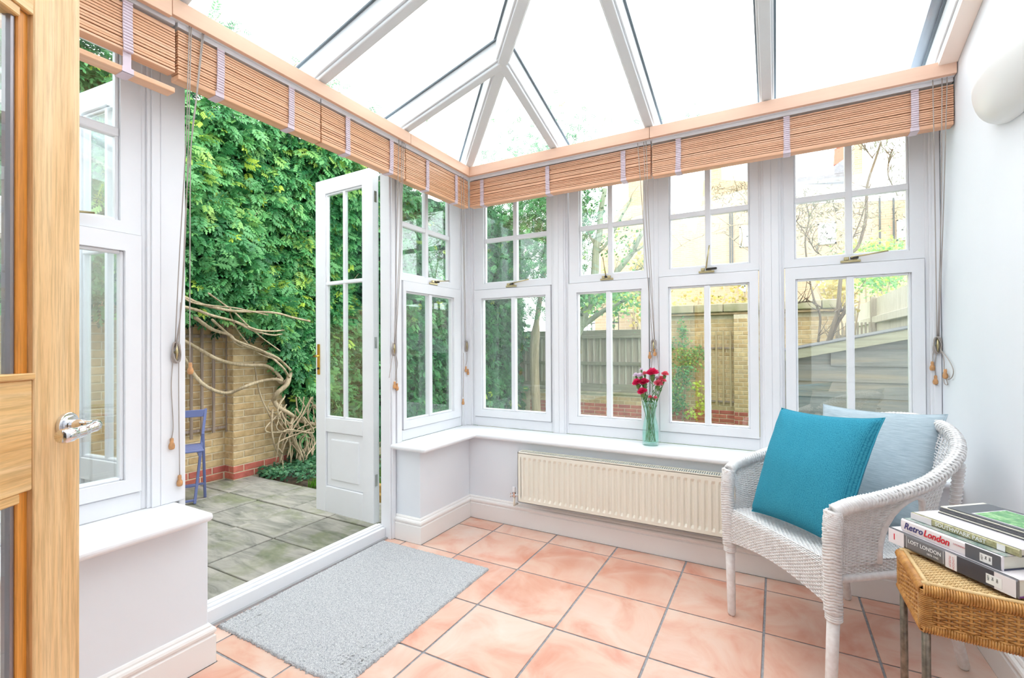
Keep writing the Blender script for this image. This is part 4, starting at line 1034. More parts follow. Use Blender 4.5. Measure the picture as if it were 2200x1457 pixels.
r3, s3, S, d, k, n = book('thin pale book third in the pile, olive spine lettered SOUTHWARK PAST', Vector((2.288, -1.012)), (.62, -.785), .268, .200, .0195, z3, 'book_white', 'olive_spine')
text('SOUTHWARK PAST', .0145, S(.070, .0098), d, k, 'ink_white', s3, sx=1.0, bold=.0002); patch(S, .000, .060, .001, .0188, 'book_white', s3, 'spine_band'); patch(S, .222, .240, .002, .0175, 'ink_white', s3, 'shelf_label', off=.0053)
z4 = z3 + .0197
o4 = Vector((2.352, -.985)); 
def sheaf(label, name, o, d, L, Wd, z, npg, th, mats):
    d = Vector((d[0], d[1], 0)).normalized(); n = Vector((-d.y, d.x, 0)); root = thing(name, label, name, tuple(Vector((o[0], o[1], z)) + d * L / 2 + n * Wd / 2), 'books on the rattan table')
    for i in range(npg):
        q = MB(); off = random.uniform(-.0015, .0015) - .0012 * i; q.obox(Vector((o[0], o[1], z + i * th)) - n * off + d * abs(off), d * L, n * Wd, (0, 0, th * .72)); q.build('page_block', mats[i % len(mats)], root)
    return root, d, n, z + npg * th
r4, d, n, z5 = sheaf('stack of grey magazines with dark layered page edges lying on the pale thin book', 'magazine_stack', o4, (.64, -.77), .235, .16, z4, 6, .0036, ['mag_grey', 'pages', 'mag_grey', 'book_grey'])  # several magazines in a pile, built as one object
m = NT('green_photo'); m.set(.2); f = m.noise(m.coord(), 22, 5, .7, 1.0); m.col(m.ramp(f, [(.3, (40, 110, 60)), (.5, (96, 168, 96)), (.62, (170, 214, 150)), (.8, (232, 240, 230))])); M['green_photo'] = m.m
r5, d5, n5, z6 = sheaf('top magazine with a green garden photograph on its cover', 'magazine', o4 + Vector((.020, -.012)), (.64, -.77), .215, .15, z5, 1, .0026, ['mag_grey'])
o5 = Vector((o4.x + .020, o4.y - .012, z6 - .0004)) + d5 * .055 + n5 * .012
q = MB(); q.obox(o5 - Vector((0, 0, .0004)), d5 * .155, n5 * .122, (0, 0, .0006)); q.build('photo_border', 'book_white', r5)
q = MB(); q.obox(o5 + d5 * .004 + n5 * .004, d5 * .147, n5 * .114, (0, 0, .0006)); q.build('cover_picture', 'green_photo', r5)

# ------------------------------------------------------------------ wall lamp
LC = Vector((XR - .002, -.68, 2.172)); lamp = thing('wall_lamp', 'white glazed half bowl uplighter on the right wall', 'lamp', tuple(LC))
vs = []; fs = []; na, nb = 28, 12; Rl, Rd, Rz = .328, .105, .168
for layer, sc in ((0, 1.0), (1, .95)):
    for j in range(nb + 1):
        ph = (PI / 2) * j / nb; rz_ = math.cos(ph) ** .85 if j < nb else .02
        for i in range(na + 1):
            th = PI * i / na; vs.append((LC.x - Rd * rz_ * math.sin(th) * sc - (.002 if layer else 0), LC.y - Rl * rz_ * math.cos(th) * sc, LC.z - Rz * math.sin(ph) * sc))
m_ = (nb + 1) * (na + 1)
for l in (0, 1):
    for j in range(nb):
        for i in range(na):
            a = l * m_ + j * (na + 1) + i; f = (a, a + 1, a + na + 2, a + na + 1); fs.append(f if l == 0 else f[::-1])
for i in range(na): fs.append((i + 1, i, m_ + i, m_ + i + 1))
MB().add(vs, fs).build('bowl', 'lamp_white', lamp, smooth=True)
q = MB(); q.box(LC.x - .018, LC.y - .05, LC.z - .12, LC.x, LC.y + .05, LC.z - .03); q.build('back_plate', 'lamp_white', lamp)
q = MB(); q.tube([(LC.x - .018, LC.y, LC.z - .07), (LC.x - .05, LC.y, LC.z - .07), (LC.x - .05, LC.y, LC.z - .02)], .012, 10); q.build('bulb_holder', 'lamp_white', lamp, smooth=True)

# ================================================================== GARDEN
PZ = -.03
patio = sst(MB().box(-2.74, -4.2, -.30, -.36, .0, PZ - .022).build('patio', 'moss_joint'))
gxs = [-2.70, -2.245, -1.82, -1.405, -.98, -.56, -.365]; gys = [-.004 - .4315 * i for i in range(10)]
for i in range(len(gxs) - 1):
    for j in range(len(gys) - 1):
        g = .005; h = random.uniform(-.003, .003); a = (gxs[i] + g, gys[j + 1] + g, gxs[i + 1] - g, gys[j] - g)
        q = MB(); q.box(a[0], a[1], PZ - .03, a[2], a[3], PZ + h - .003)
        q.build('paving_slab', 'slab', patio, bevel=.006, seg=2)
lawn = MB().add([(-2.6, .0, -.075), (3.4, .0, -.075), (3.4, 5.6, -.40), (-2.6, 5.6, -.40), (-2.6, .0, -.5), (3.4, .0, -.5), (3.4, 5.6, -.6), (-2.6, 5.6, -.6)], [(0, 1, 2, 3), (7, 6, 5, 4), (0, 4, 5, 1), (1, 5, 6, 2), (2, 6, 7, 3), (3, 7, 4, 0)]).build('lawn', 'lawn'); sst(lawn)
sst(MB().box(-14, 5.7, -.8, 22, 40, -.5).build('ground', 'lawn')); 
edge = thing('timber_edging', 'yellowish timber edging between paving and grass behind the open white door', 'edging', (-.8, .03, -.1))
q = MB(); q.box(-1.1, .01, -.1, -.36, .07, .02); q.build('log', 'timber_edge', edge, bevel=.01)
q = MB(); q.box(-1.1, .08, -.1, -.36, .14, .07); q.build('log', 'timber_edge', edge, bevel=.01)

# ---- brickwork
bm = {}
def brickmesh(L, Hh, D, mat):
    k = (round(L, 3), round(Hh, 3), D, mat, random.randint(0, 2))
    if k not in bm:
        j = lambda: random.uniform(-.0025, .0025); q = MB(); x, z = L / 2, Hh / 2; c = .004
        f = [(-x + c + j(), -D, -z + c + j()), (x - c + j(), -D, -z + c + j()), (x - c + j(), -D, z - c + j()), (-x + c + j(), -D, z - c + j())]
        b = [(-x, -D + c, -z), (x, -D + c, -z), (x, -D + c, z), (-x, -D + c, z)]; e = [(-x, .01, -z), (x, .01, -z), (x, .01, z), (-x, .01, z)]
        q.add(f + b + e, [(0, 1, 2, 3)] + [(4 + i, 4 + (i + 1) % 4, (i + 1) % 4, i) for i in range(4)] + [(8 + i, 8 + (i + 1) % 4, 4 + (i + 1) % 4, 4 + i) for i in range(4)])
        me = bpy.data.meshes.new('brick'); me.from_pydata(q.v, [], q.f); me.materials.append(M[mat]); bm[k] = me
    return bm[k]
def bricks(root, O, d, length, z0, z1, pitch, L, redz, D=.005, avoid=None, first=0):
    """face starts at plan point O and runs along d; outward is to the right of d"""
    O = Vector((O[0], O[1], 0)); d = Vector((d[0], d[1], 0)).normalized(); rot = math.atan2(d.y, d.x); gp = .009; r = 0; z = z0; nb = 0
    while z + pitch <= z1 + .001:
        u = -(r % 2) * (L + gp) / 2
        while u < length - .01:
            a, b = max(u, 0), min(u + L, length)
            if b - a > .03 and not (avoid and avoid(O + d * (a + b) / 2, z)):
                me = brickmesh(b - a, pitch - gp, D, 'brick_red' if z + pitch * .5 < redz else 'brick_yellow')
                o = bpy.data.objects.new('brick', me); COL.objects.link(o); o.parent = root
                p = O + d * (a + b) / 2 + Vector((0, 0, z + pitch / 2)); o.location = p - WL[root.name]; o.rotation_euler = (0, 0, rot); nb += 1
            u += L + gp
        z += pitch; r += 1
    return nb
# left boundary wall with its step forward
low_y = [-9, -.69, -.2, 0, .2, .3, .44]; low_z = [1.65, 1.61, 1.52, 1.49, 1.12, .74, -.05]
def lowz(y): return float(np.interp(y, low_y, low_z))
lw = MB(); lw.box(-2.90, -6.5, -.4, -2.700, -.20, 2.6); lw.box(-2.90, -.20, -.4, -2.560, 5.7, 2.6)
lwall = sst(lw.build('garden_wall', 'mortar'))
av = lambda p, z: z > lowz(p.y) + .12
bricks(lwall, (-2.700, -2.3), (0, 1), 2.10, PZ, 2.3, .0655, .200, .085, avoid=lambda p, z: z > lowz(p.y) + .1 or p.y < -1.3)
bricks(lwall, (-2.700, -.20), (1, 0), .14, PZ, 2.3, .0655, .14, .085, avoid=av)
bricks(lwall, (-2.560, -.20), (0, 1), .95, PZ, 2.3, .0655, .200, .085, avoid=lambda p, z: z > lowz(p.y) + .15 and p.y < .3 or (p.y > .3 and z > 1.0))
q = MB()   # the run of wall past the last window, too plain and far off to pick single bricks
for r_ in range(26):
    u = -4.6 + (r_ % 2) * .1045
    while u < -1.42:
        z = PZ + r_ * .0655; q.box(-2.705, u, z, -2.695, u + .2, z + .0565); u += .209
stuff(q.build('brick', 'brick_yellow', lwall))
# back wall: tall part and low part
bt = sst(MB().box(.36, 5.512, -.7, 2.70, 5.75, 1.70).build('garden_wall', 'mortar'))
bricks(bt, (.36, 5.512), (1, 0), 1.0, -.371, 1.70, .067, .212, .165)
bricks(bt, (1.62, 5.512), (1, 0), 1.08, -.371, 1.70, .067, .212, .165, avoid=lambda p, z: z < .9 or p.x < 1.7)
q = MB(); q.box(1.36, 5.40, -.7, 1.62, 5.52, 1.70); pr = q.build('pier', 'mortar', bt)
bricks(bt, (1.36, 5.40), (1, 0), .26, -.371, 1.70, .067, .124, .165)
for i in range(5): MB().box(.33 + i * .44, 5.38, 1.745, .33 + i * .44 + .434, 5.80, 1.88).build('coping_stone', 'coping', bt, bevel=.012, seg=1)
MB().box(2.535, 5.38, 1.745, 2.74, 5.80, 1.88).build('coping_stone', 'coping', bt, bevel=.012, seg=1)
MB().box(.33, 5.42, 1.705, 2.74, 5.78, 1.742).build('tile_course', 'brick_yellow', bt, bevel=.004, seg=1)
bl_ = sst(MB().box(-2.56, 5.512, -.7, .355, 5.75, .335).build('garden_wall', 'mortar'))
bricks(bl_, (-2.30, 5.512), (1, 0), 2.65, -.304, .335, .067, .212, .165)
MB().box(-2.56, 5.47, .337, .355, 5.76, .375).build('coping_stone', 'coping', bl_, bevel=.006, seg=1)
# fence on the low wall
fence = thing('board_fence', 'weathered grey upright board fence standing on the low brick wall', 'fence', (-1.1, 5.55, .375), 'garden fences')
bx = -2.55; 
while bx < .33:
    wdt = .118 + random.uniform(-.006, .006); q = MB(); q.box(bx, 5.585, .46, bx + wdt - .003, 5.60 + random.uniform(0, .004), 1.40); q.build('fence_board', 'fence_wood', fence)
    q = MB(); q.box(bx - .011, 5.556, .46, bx + .011, 5.586, 1.42); q.build('cover_strip', 'strip_wood', fence); bx += wdt
for (z0, z1, y) in ((1.40, 1.50, 5.525), (1.35, 1.395, 5.50), (.86, .92, 5.51), (.377, .52, 5.52)):
    q = MB(); q.box(-2.55, y, z0, .35, y + .045, z1); q.build('rail', 'fascia_wood', fence, bevel=.003, seg=1)
# trellises
def trellis(label, P, us, z0, z1, bat, w_, d_, kind):
    t = thing('trellis', label, 'trellis', P(us[0], 0, z0))
    for u in us: q = MB(); a = P(u - w_, 0, z0 + random.uniform(-.02, .02)); b = P(u + w_, d_, z1 + random.uniform(-.02, .02)); q.box(*a, *b); q.build('upright', 'trellis_pale' if kind else 'trellis_wood', t)
    for z in bat: q = MB(); a = P(min(us) - .05, -.012, z - .012); b = P(max(us) + .05, 0, z + .012); q.box(*a, *b); q.build('batten', 'trellis_wood' , t)
us = [at(p, 800, 0, -2.66).y for p in (388, 411, 434, 459, 488)]
trellis('dark weathered wooden trellis on the yellow brick wall behind the blue chair', lambda u, v, z: (-2.668 + v, u, z), us, .42, 1.62, [1.33, .47], .011, .014, 0)
us = [at(p, 800, 1, 5.45).x for p in (1507, 1523, 1539, 1554, 1569.5)]
trellis('pale wooden trellis on the garden wall, seen through the third window', lambda u, v, z: (u, 5.478 - v, z), us, .24, 1.44, [1.17, .31], .013, .016, 1)

# ---- blue folding chair
bc = thing('folding_chair', 'blue painted wooden folding chair on the paving by the brick wall', 'chair', (-2.2, -.75, PZ))
Wv = Vector((-.17, -.39, 0)); fA = at(418, 1083, 2, PZ); fB = at(440.5, 1068, 2, PZ); tA = at(442, 878, 0, -2.30); tB = at(436, 930, 0, -2.24)
def bar(a, b, w1, w2, name, parent=bc):
    a = Vector(a); b = Vector(b); d = (b - a).normalized(); s = Wv.normalized(); s = (s - d * s.dot(d)).normalized(); n = d.cross(s); q = MB()
    q.obox(a - s * w1 / 2 - n * w2 / 2, s * w1, n * w2, b - a); return q.build(name, 'blue_paint', bc, bevel=.003, seg=1)
for k in (0, 1):
    o_ = Wv * k; bar(fA + o_, tA + o_, .020, .034, 'leg'); bar(fB + o_, tB + o_, .020, .030, 'leg')
def cross_(p, h, th, name):
    p = Vector(p); q = MB(); q.obox(p - Vector((0, 0, h / 2)), Wv, Vector((-.0, .0, h)).cross(Wv).normalized() * th, (0, 0, h)) ; return q.build(name, 'blue_paint', bc, bevel=.003, seg=1)
cross_(fA.lerp(tA, .955), .060, .014, 'backrest'); cross_(fA.lerp(tA, .19), .018, .016, 'stretcher'); cross_(fB.lerp(tB, .22), .018, .016, 'stretcher'); cross_(fA.lerp(tA, .04), .018, .016, 'stretcher')
sz = fA.lerp(tA, .55); sd_ = Vector((.92, -.40, 0))
for k in range(6):
    q = MB(); q.obox(Vector((sz.x, sz.y, .415)) + sd_ * (.0 + k * .058 - .06), Wv, sd_ * .048, (0, 0, .014)); q.build('seat_slat', 'blue_paint', bc, bevel=.003, seg=1)
for k in (.04, .96): q = MB(); q.obox(Vector((sz.x, sz.y, .385)) + Wv * k - sd_ * .05, Wv.normalized() * .02, sd_ * .34, (0, 0, .029)); q.build('seat_rail', 'blue_paint', bc)

# ---- foliage
def rotmats(n, tilt_dir, spread, rs):
    """random frames: x axis = leaf direction, z axis = leaf normal near tilt_dir"""
    nrm = np.tile(np.array(tilt_dir, float), (n, 1)) + rs.normal(0, spread, (n, 3)); nrm /= np.linalg.norm(nrm, axis=1)[:, None]
    r = rs.normal(0, 1, (n, 3)); r[:, 2] -= .9; xa = r - nrm * (r * nrm).sum(1)[:, None]; xa /= np.linalg.norm(xa, axis=1)[:, None]; ya = np.cross(nrm, xa)
    return np.stack([xa, ya, nrm], -1)
def compound(nl=7, L=.10, lw=.0145, ll=.047):
    vs = [(0, -.0008, 0), (0, .0008, 0), (L * .8, 0, -.006)]; fs = [(0, 1, 2, 2)]
    def leaflet(bx, by, ang):
        c, s = math.cos(ang), math.sin(ang); o = len(vs)
        for (a, b, z) in ((0, 0, 0), (ll * .30, -lw * .38, .002), (ll * .52, -lw * .85, -.002), (ll * .60, -lw * .28, .002), (ll * .80, -lw * .42, -.003), (ll, 0, -.007), (ll * .80, lw * .42, -.003), (ll * .60, lw * .28, .002), (ll * .52, lw * .85, -.002), (ll * .30, lw * .38, .002)): vs.append((bx + a * c - b * s, by + a * s + b * c, z - bx * .12))
        fs.extend([(o, o + 1, o + 3, o + 7), (o + 1, o + 2, o + 3, o + 3), (o + 3, o + 4, o + 5, o + 7), (o + 5, o + 6, o + 7, o + 7), (o, o + 7, o + 9, o + 9), (o + 7, o + 8, o + 9, o + 9)])
    for k in range(nl // 2):
        x = L * (.25 + .55 * k / max(1, nl // 2 - 1)) * .9; leaflet(x, 0, .95); leaflet(x, 0, -.95)
    leaflet(L * .8, 0, 0)
    return np.array(vs), fs
def ivyleaf(R=.05):
    an = [-2.6, -2.0, -1.55, -.95, -.62, 0, .62, .95, 1.55, 2.0, 2.6]; ra = [.55, .80, .55, .92, .55, 1.15, .55, .92, .55, .80, .55]
    vs = [(0, 0, .004)] + [(R * r * math.cos(a), R * r * math.sin(a), -.004 * abs(math.sin(a * 2.5))) for a, r in zip(an, ra)]
    fs = [(0, i, i + 1, i + 1) for i in range(1, 11)] ; return np.array(vs), fs
def blade(L=.06, w_=.008):
    return np.array([(0, 0, 0), (L * .4, -w_ / 2, .002), (L, 0, -.008), (L * .4, w_ / 2, .002)]), [(0, 1, 2, 3)]
def scatter(name, tmpl, P, Rm, S, tone, mat, parent):
    tv, tf = tmpl; tf = np.array([f if f[2] != f[3] else (f[0], f[1], f[2], f[2]) for f in tf])
    n = len(P); V = np.einsum('nij,kj->nki', Rm, tv) * S[:, None, None] + P[:, None, :]
    tri = np.array([t for f in tf for t in (((f[0], f[1], f[2]), (f[0], f[2], f[3])) if f[2] != f[3] else ((f[0], f[1], f[2]),))])
    F = (tri[None] + (np.arange(n) * len(tv))[:, None, None]).reshape(-1, 3)
    o = npmesh(name, V.reshape(-1, 3), F, mat, parent, tone=np.repeat(tone, len(tv)), org=tuple(WL[parent.name]) if parent else (0, 0, 0)); return stuff(o)
rs = np.random.RandomState(11)
creeper = thing('climbing_creeper', 'big leafy green creeper covering the garden wall beyond the open door, woody stems below', 'climbing plant', (-2.5, .8, -.05))
def bulge(y, z): return .10 + .20 * (np.sin(y * 2.3 + z * 1.7) * .5 + .5) * np.clip((z - .6) / 1.5, 0, 1) + .16 * np.clip((z - 1.6) / 1.6, 0, 1) + .07 * np.sin(y * 6.1 + 1) * np.sin(z * 5.3)
def pts(n, y0, y1, layer):
    y = rs.uniform(y0, y1, n * 3); z = rs.uniform(-.05, 3.62, n * 3); lo = np.interp(y, low_y, low_z) + rs.normal(0, .06, n * 3); top = 3.42 + .12 * np.sin(y * 1.9) + .08 * np.sin(y * 7) + rs.exponential(.05, n * 3)
    thin = (y > .2) & (y < 1.0) & (z < .95) & (rs.uniform(0, 1, n * 3) < .55)
    k = (z > lo) & (z < top) & ~thin; y, z = y[k][:n], z[k][:n]; b = bulge(y, z)
    x = -2.56 + b * layer + rs.uniform(-.05, .04, len(y)); return np.stack([x, y, z], -1)
# surface behind the leaves: a plain sheet, dark tone painting the shade in the gaps
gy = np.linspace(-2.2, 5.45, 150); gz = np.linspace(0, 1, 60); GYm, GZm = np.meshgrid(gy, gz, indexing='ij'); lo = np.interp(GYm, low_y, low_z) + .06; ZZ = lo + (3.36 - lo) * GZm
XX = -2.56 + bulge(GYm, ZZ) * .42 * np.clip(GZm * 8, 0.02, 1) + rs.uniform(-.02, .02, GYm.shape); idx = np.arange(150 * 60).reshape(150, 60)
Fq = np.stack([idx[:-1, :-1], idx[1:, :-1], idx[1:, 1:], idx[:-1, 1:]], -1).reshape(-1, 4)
stuff(npmesh('shade_backing', np.stack([XX, GYm, ZZ], -1).reshape(-1, 3), Fq, 'ivy_leaf', creeper, tone=rs.uniform(-.2, .12, 9000), org=tuple(WL[creeper.name])))
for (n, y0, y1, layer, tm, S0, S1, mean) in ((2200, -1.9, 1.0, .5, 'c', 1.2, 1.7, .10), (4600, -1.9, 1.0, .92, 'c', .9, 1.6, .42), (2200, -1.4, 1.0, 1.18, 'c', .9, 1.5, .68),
                                  (6500, .9, 5.4, .9, 'c', .9, 1.5, .38), (3500, .2, 5.4, .75, 'i', .7, 1.3, .4)):  # deeper layers get darker tones: shade between leaves put into the colour
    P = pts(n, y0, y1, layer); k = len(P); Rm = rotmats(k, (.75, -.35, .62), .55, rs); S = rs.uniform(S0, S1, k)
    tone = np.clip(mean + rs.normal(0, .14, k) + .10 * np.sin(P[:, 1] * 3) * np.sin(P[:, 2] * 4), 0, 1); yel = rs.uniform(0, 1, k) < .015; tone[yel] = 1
    if tm == 'i': tone = np.clip(tone, 0, 1)
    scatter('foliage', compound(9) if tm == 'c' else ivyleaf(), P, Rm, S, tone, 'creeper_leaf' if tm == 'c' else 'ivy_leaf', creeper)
# nearest leaves, one object each
lm_ = []
for kk in range(3):
    tv, tf = compound(7 + 2 * (kk % 2)); me = bpy.data.meshes.new('leaf'); me.from_pydata([tuple(v) for v in tv], [], [tuple(dict.fromkeys(f)) for f in tf]); a = me.attributes.new('tone', 'FLOAT', 'POINT'); a.data.foreach_set('value', [.45 + .16 * kk] * len(tv)); me.materials.append(M['creeper_leaf']); lm_.append(me)
P = pts(260, -.75, .5, 1.22); Rm = rotmats(len(P), (.8, -.4, .5), .35, rs)
for i in range(len(P)):
    o = bpy.data.objects.new('leaf', lm_[i % 3]); COL.objects.link(o); o.parent = creeper; s_ = random.uniform(1.0, 1.45)
    o.matrix_local = Matrix.Translation(Vector(P[i]) - WL[creeper.name]) @ Matrix([list(map(float, r_)) for r_ in Rm[i]]).to_4x4() @ Matrix.Scale(s_, 4)
# woody stems (crop coordinates of the photograph: x = 380 + u/2.65, y = 600 + v/2.65)
def stem(cp, r0, r1, xpl=-2.44, jit=.0, parent=creeper, mat='bark', name='stem'):
    p = []
    for i, (u, v) in enumerate(cp):
        xx = xpl + .05 * math.sin(i * 1.7 + u * .01); p.append(at(380 + u / 2.65, 600 + v / 2.65, 0, xx))
    sp = spline(p, 7); n = len(sp); rr = [r0 + (r1 - r0) * i / (n - 1) + .0012 * math.sin(i * 2.1) for i in range(n)]
    q = MB(); q.tube(sp, [a_ * .85 for a_ in rr], 8); return q.build(name, mat, parent, smooth=True)
stem([(-60, 70), (35, 100), (150, 145), (300, 178), (420, 185), (560, 192), (660, 218), (760, 240)], .016, .011, -2.18)
stem([(-60, 120), (35, 155), (120, 178), (200, 207), (330, 240), (450, 287), (540, 296), (610, 290)], .017, .008, -2.16)
stem([(330, 240), (430, 290), (540, 318), (600, 312)], .012, .006, -2.15)
stem([(180, 80), (250, 130), (330, 190), (400, 260), (480, 330), (590, 410)], .008, .006, -2.17)
stem([(-20, 60), (80, 130), (200, 150), (340, 165), (520, 205)], .008, .006, -2.15)
stem([(100, 215), (200, 285), (300, 318), (350, 372), (450, 398), (560, 442), (610, 480), (650, 520)], .019, .013, -2.28)
stem([(200, 230), (290, 310), (340, 350), (470, 400), (520, 430), (600, 500), (640, 560)], .012, .012, -2.24)
stem([(-30, 320), (35, 348), (130, 400), (230, 455), (330, 482), (420, 490), (500, 492), (560, 525), (600, 575)], .018, .020, -2.38)
stem([(-10, 380), (35, 440), (80, 520), (150, 598), (230, 640), (300, 646), (400, 607), (480, 580), (560, 570), (600, 580)], .019, .017, -2.33)
stem([(640, 550), (625, 600), (570, 650), (555, 690), (580, 730), (640, 765), (700, 805), (790, 828)], .030, .022, -2.36)
stem([(650, 520), (640, 560), (600, 590), (565, 560)], .022, .022, -2.38)
stem([(440, 470), (470, 640), (520, 760), (560, 830), (620, 900), (680, 970), (720, 1030)], .009, .009, -2.40)
stem([(545, 740), (540, 850), (560, 960), (600, 1040), (605, 1110)], .010, .009, -2.34)
stem([(410, 190), (470, 260), (540, 340), (590, 400)], .009, .006); stem([(300, 190), (340, 280), (390, 350), (460, 420), (600, 470)], .008, .007, -2.34)
stem([(600, 760), (600, 850), (650, 880), (760, 905)], .014, .010); stem([(660, 780), (650, 880), (690, 980), (700, 1050)], .022, .024, -2.38)
for i in range(26):   # tangle of thin stems at the foot
    r_ = random.Random(100 + i); x0_ = r_.uniform(560, 790); y0_ = r_.uniform(640, 800); x1_ = r_.uniform(560, 780); 
    stem([(x0_, y0_), (x0_ + r_.uniform(-60, 60), y0_ + 90), (x1_ + r_.uniform(-70, 70), 900 + r_.uniform(-40, 40)), (x1_, 1010 + r_.uniform(-20, 40))], r_.uniform(.004, .010), r_.uniform(.005, .010), -2.40 + r_.uniform(-.06, .16))
for i in range(34):   # thin twigs showing between the leaves
    y_ = rs.uniform(-.8, 1.6); z_ = rs.uniform(1.6, 3.2); b_ = float(bulge(y_, z_)); p0 = Vector((-2.56 + b_ * .95, y_, z_)); p1 = p0 + Vector((rs.uniform(-.05, .12), rs.uniform(-.25, .3), rs.uniform(-.2, .25)))
    q = MB(); q.tube(spline([p0, p0.lerp(p1, .5) + Vector((.03, 0, .03)), p1], 4), .0032, 5); q.build('twig', 'bark', creeper, smooth=True)

# bed of soil with ground ivy
bed = MB(); n = 24; vs = []; fs = []
for i in range(n + 1):
    for j in range(n + 1):
        x = -2.55 + 1.75 * i / n; y = -.0 + 1.3 * j / n; vs.append((x, y, -.072 + (.035 + .03 * noise.noise(Vector((x * 5, y * 5, 0)))) * (1 if 0 < i < n and 0 < j < n else 0)))
for i in range(n):
    for j in range(n): a = i * (n + 1) + j; fs.append((a, a + n + 1, a + n + 2, a + 1))
bed.add(vs, fs); sst(bed.build('soil_bed', 'soil'))
gi = thing('ground_ivy', 'low green ground cover at the foot of the creeper by the paving edge', 'ground cover', (-2.0, .3, -.05))
n = 1500; y = rs.uniform(.0, .95, n); x = -2.52 + rs.exponential(.35, n); k = (x < -1.2) & ((x < -1.9) | (y > .35)); x, y = x[k], y[k]; P = np.stack([x, y, -.035 + rs.uniform(0, .09, len(x))], -1)
scatter('leaves', ivyleaf(.022), P, rotmats(len(P), (.2, -.3, 1), .35, rs), rs.uniform(.7, 1.4, len(P)), np.clip(rs.normal(.55, .2, len(P)), 0, 1), 'ivy_leaf', gi)
gr = MB(); 
grass = thing('grass', 'bright green grass growing along the paving edge behind the white door', 'grass', (-1.0, .4, -.06)); grass['kind'] = 'stuff'
n = 5200; P = np.stack([rs.uniform(-1.75, -.2, n), rs.uniform(.16, 1.6, n), np.full(n, -.07)], -1); P2 = np.stack([rs.uniform(-1.78, -1.3, 700), rs.uniform(.01, .2, 700), np.full(700, -.06)], -1); P = np.concatenate([P, P2]); n = len(P)
Rm = rotmats(n, (.2, -1, 0), .5, rs); Rm[:, :, 0] = np.stack([rs.normal(0, .22, n), rs.normal(0, .22, n), np.ones(n)], -1); Rm[:, :, 0] /= np.linalg.norm(Rm[:, :, 0], axis=1)[:, None]; Rm[:, :, 2] = np.cross(Rm[:, :, 0], Rm[:, :, 1])
scatter('blades', blade(.09, .007), P, Rm, rs.uniform(.6, 1.3, n), np.clip(rs.normal(.5, .2, n), 0, 1), 'grass_blade', grass)

# ---- climber on the back wall (third window)
cl = thing('wall_climber', 'small green climber on the brick wall left of the pale trellis', 'climbing plant', (.6, 5.4, -.35))
def blob(n, px, py, sx, sy, Y, dY=.06):
    out = []
    for i in range(n): out.append(at(px + rs.normal(0, sx), py + rs.normal(0, sy), 1, Y + rs.uniform(-dY, dY)))
    return np.array([list(p) for p in out])
P = np.concatenate([blob(110, 1468, 712, 6, 14, 5.4), blob(160, 1470, 750, 8, 16, 5.38), blob(220, 1478, 772, 18, 10, 5.36), blob(90, 1500, 760, 8, 8, 5.36), blob(240, 1470, 800, 12, 18, 5.33), blob(320, 1452, 840, 10, 22, 5.30), blob(200, 1455, 870, 14, 14, 5.28), blob(60, 1442, 745, 5, 10, 5.4)])
P = P[rs.uniform(0, 1, len(P)) < .75]; scatter('leaves', ivyleaf(.026), P, rotmats(len(P), (.1, -.8, .6), .5, rs), rs.uniform(.6, 1.2, len(P)), np.clip(rs.normal(.6, .2, len(P)), 0, 1), 'creeper_leaf', cl)
P = np.concatenate([blob(30, 1500, 835, 6, 12, 5.33), blob(26, 1503, 868, 7, 10, 5.33), blob(20, 1487, 890, 10, 5, 5.3)]); scatter('yellow_leaves', ivyleaf(.036), P, rotmats(len(P), (.1, -.8, .6), .4, rs), rs.uniform(.6, 1.2, len(P)), np.full(len(P), 1.0), 'creeper_leaf', cl)
q = MB(); q.tube(spline([at(1466, 915, 1, 5.42), at(1470, 850, 1, 5.42), at(1480, 790, 1, 5.42), at(1468, 740, 1, 5.42), at(1467, 700, 1, 5.42)], 6), [.012] * 25, 6); q.build('stem', 'bark', cl, smooth=True)

# ---- trees and shrubs
def tree(label, name, base_pts, Y, r0, r1, branches, twigs, leafspec, mat='bark_green'):
    p0 = at(*base_pts[0][:2], 1, Y); t = thing(name, label, 'tree', (p0.x, Y, -.4))
    q = MB(); P_ = [at(a, b, 1, Y) for a, b in base_pts]; sp = spline(P_, 6); n = len(sp); q.tube(sp, [r0 + (r1 - r0) * i / (n - 1) for i in range(n)], 10); q.build('trunk', mat, t, smooth=True)
    for (bp, a_, b_) in branches:
        sp = spline([at(a, b, 1, Y + .05 * (i % 2)) for i, (a, b) in enumerate(bp)], 6); n = len(sp); q = MB(); q.tube(sp, [a_ + (b_ - a_) * i / (n - 1) for i in range(n)], 7); q.build('branch', mat, t, smooth=True)
    for (bp, a_, b_) in branches[:]:
        q = MB()
        for k in range(twigs):
            i = random.randint(0, len(bp) - 2); f = random.random(); x = bp[i][0] + (bp[i + 1][0] - bp[i][0]) * f; y = bp[i][1] + (bp[i + 1][1] - bp[i][1]) * f
            e = (x + random.uniform(-38, 38), y - random.uniform(-6, 46)); m2 = ((x + e[0]) / 2 + random.uniform(-5, 5), (y + e[1]) / 2 + random.uniform(-5, 5)); D_ = random.uniform(-.4, .4)
            q.tube(spline([at(x, y, 1, Y), at(*m2, 1, Y + D_ / 2), at(*e, 1, Y + D_)], 4), [.006] * 3 + [.003] * 6, 4)
        if twigs: stuff(q.build('twigs', mat, t, smooth=True))
    for (n, px, py, sx, sy, dY, sz_, tone, tm, lmat) in leafspec:
        P = blob(n, px, py, sx, sy, Y, dY); scatter('foliage', {'i': ivyleaf(.03), 'b': blade(.085, .012), 'c': compound(5, .07, .014, .036)}[tm], P, rotmats(len(P), (.1, -.5, .5), .7, rs), rs.uniform(.7, 1.3, len(P)) * sz_, np.clip(rs.normal(tone, .2, len(P)), 0, 1), lmat, t)
    return t
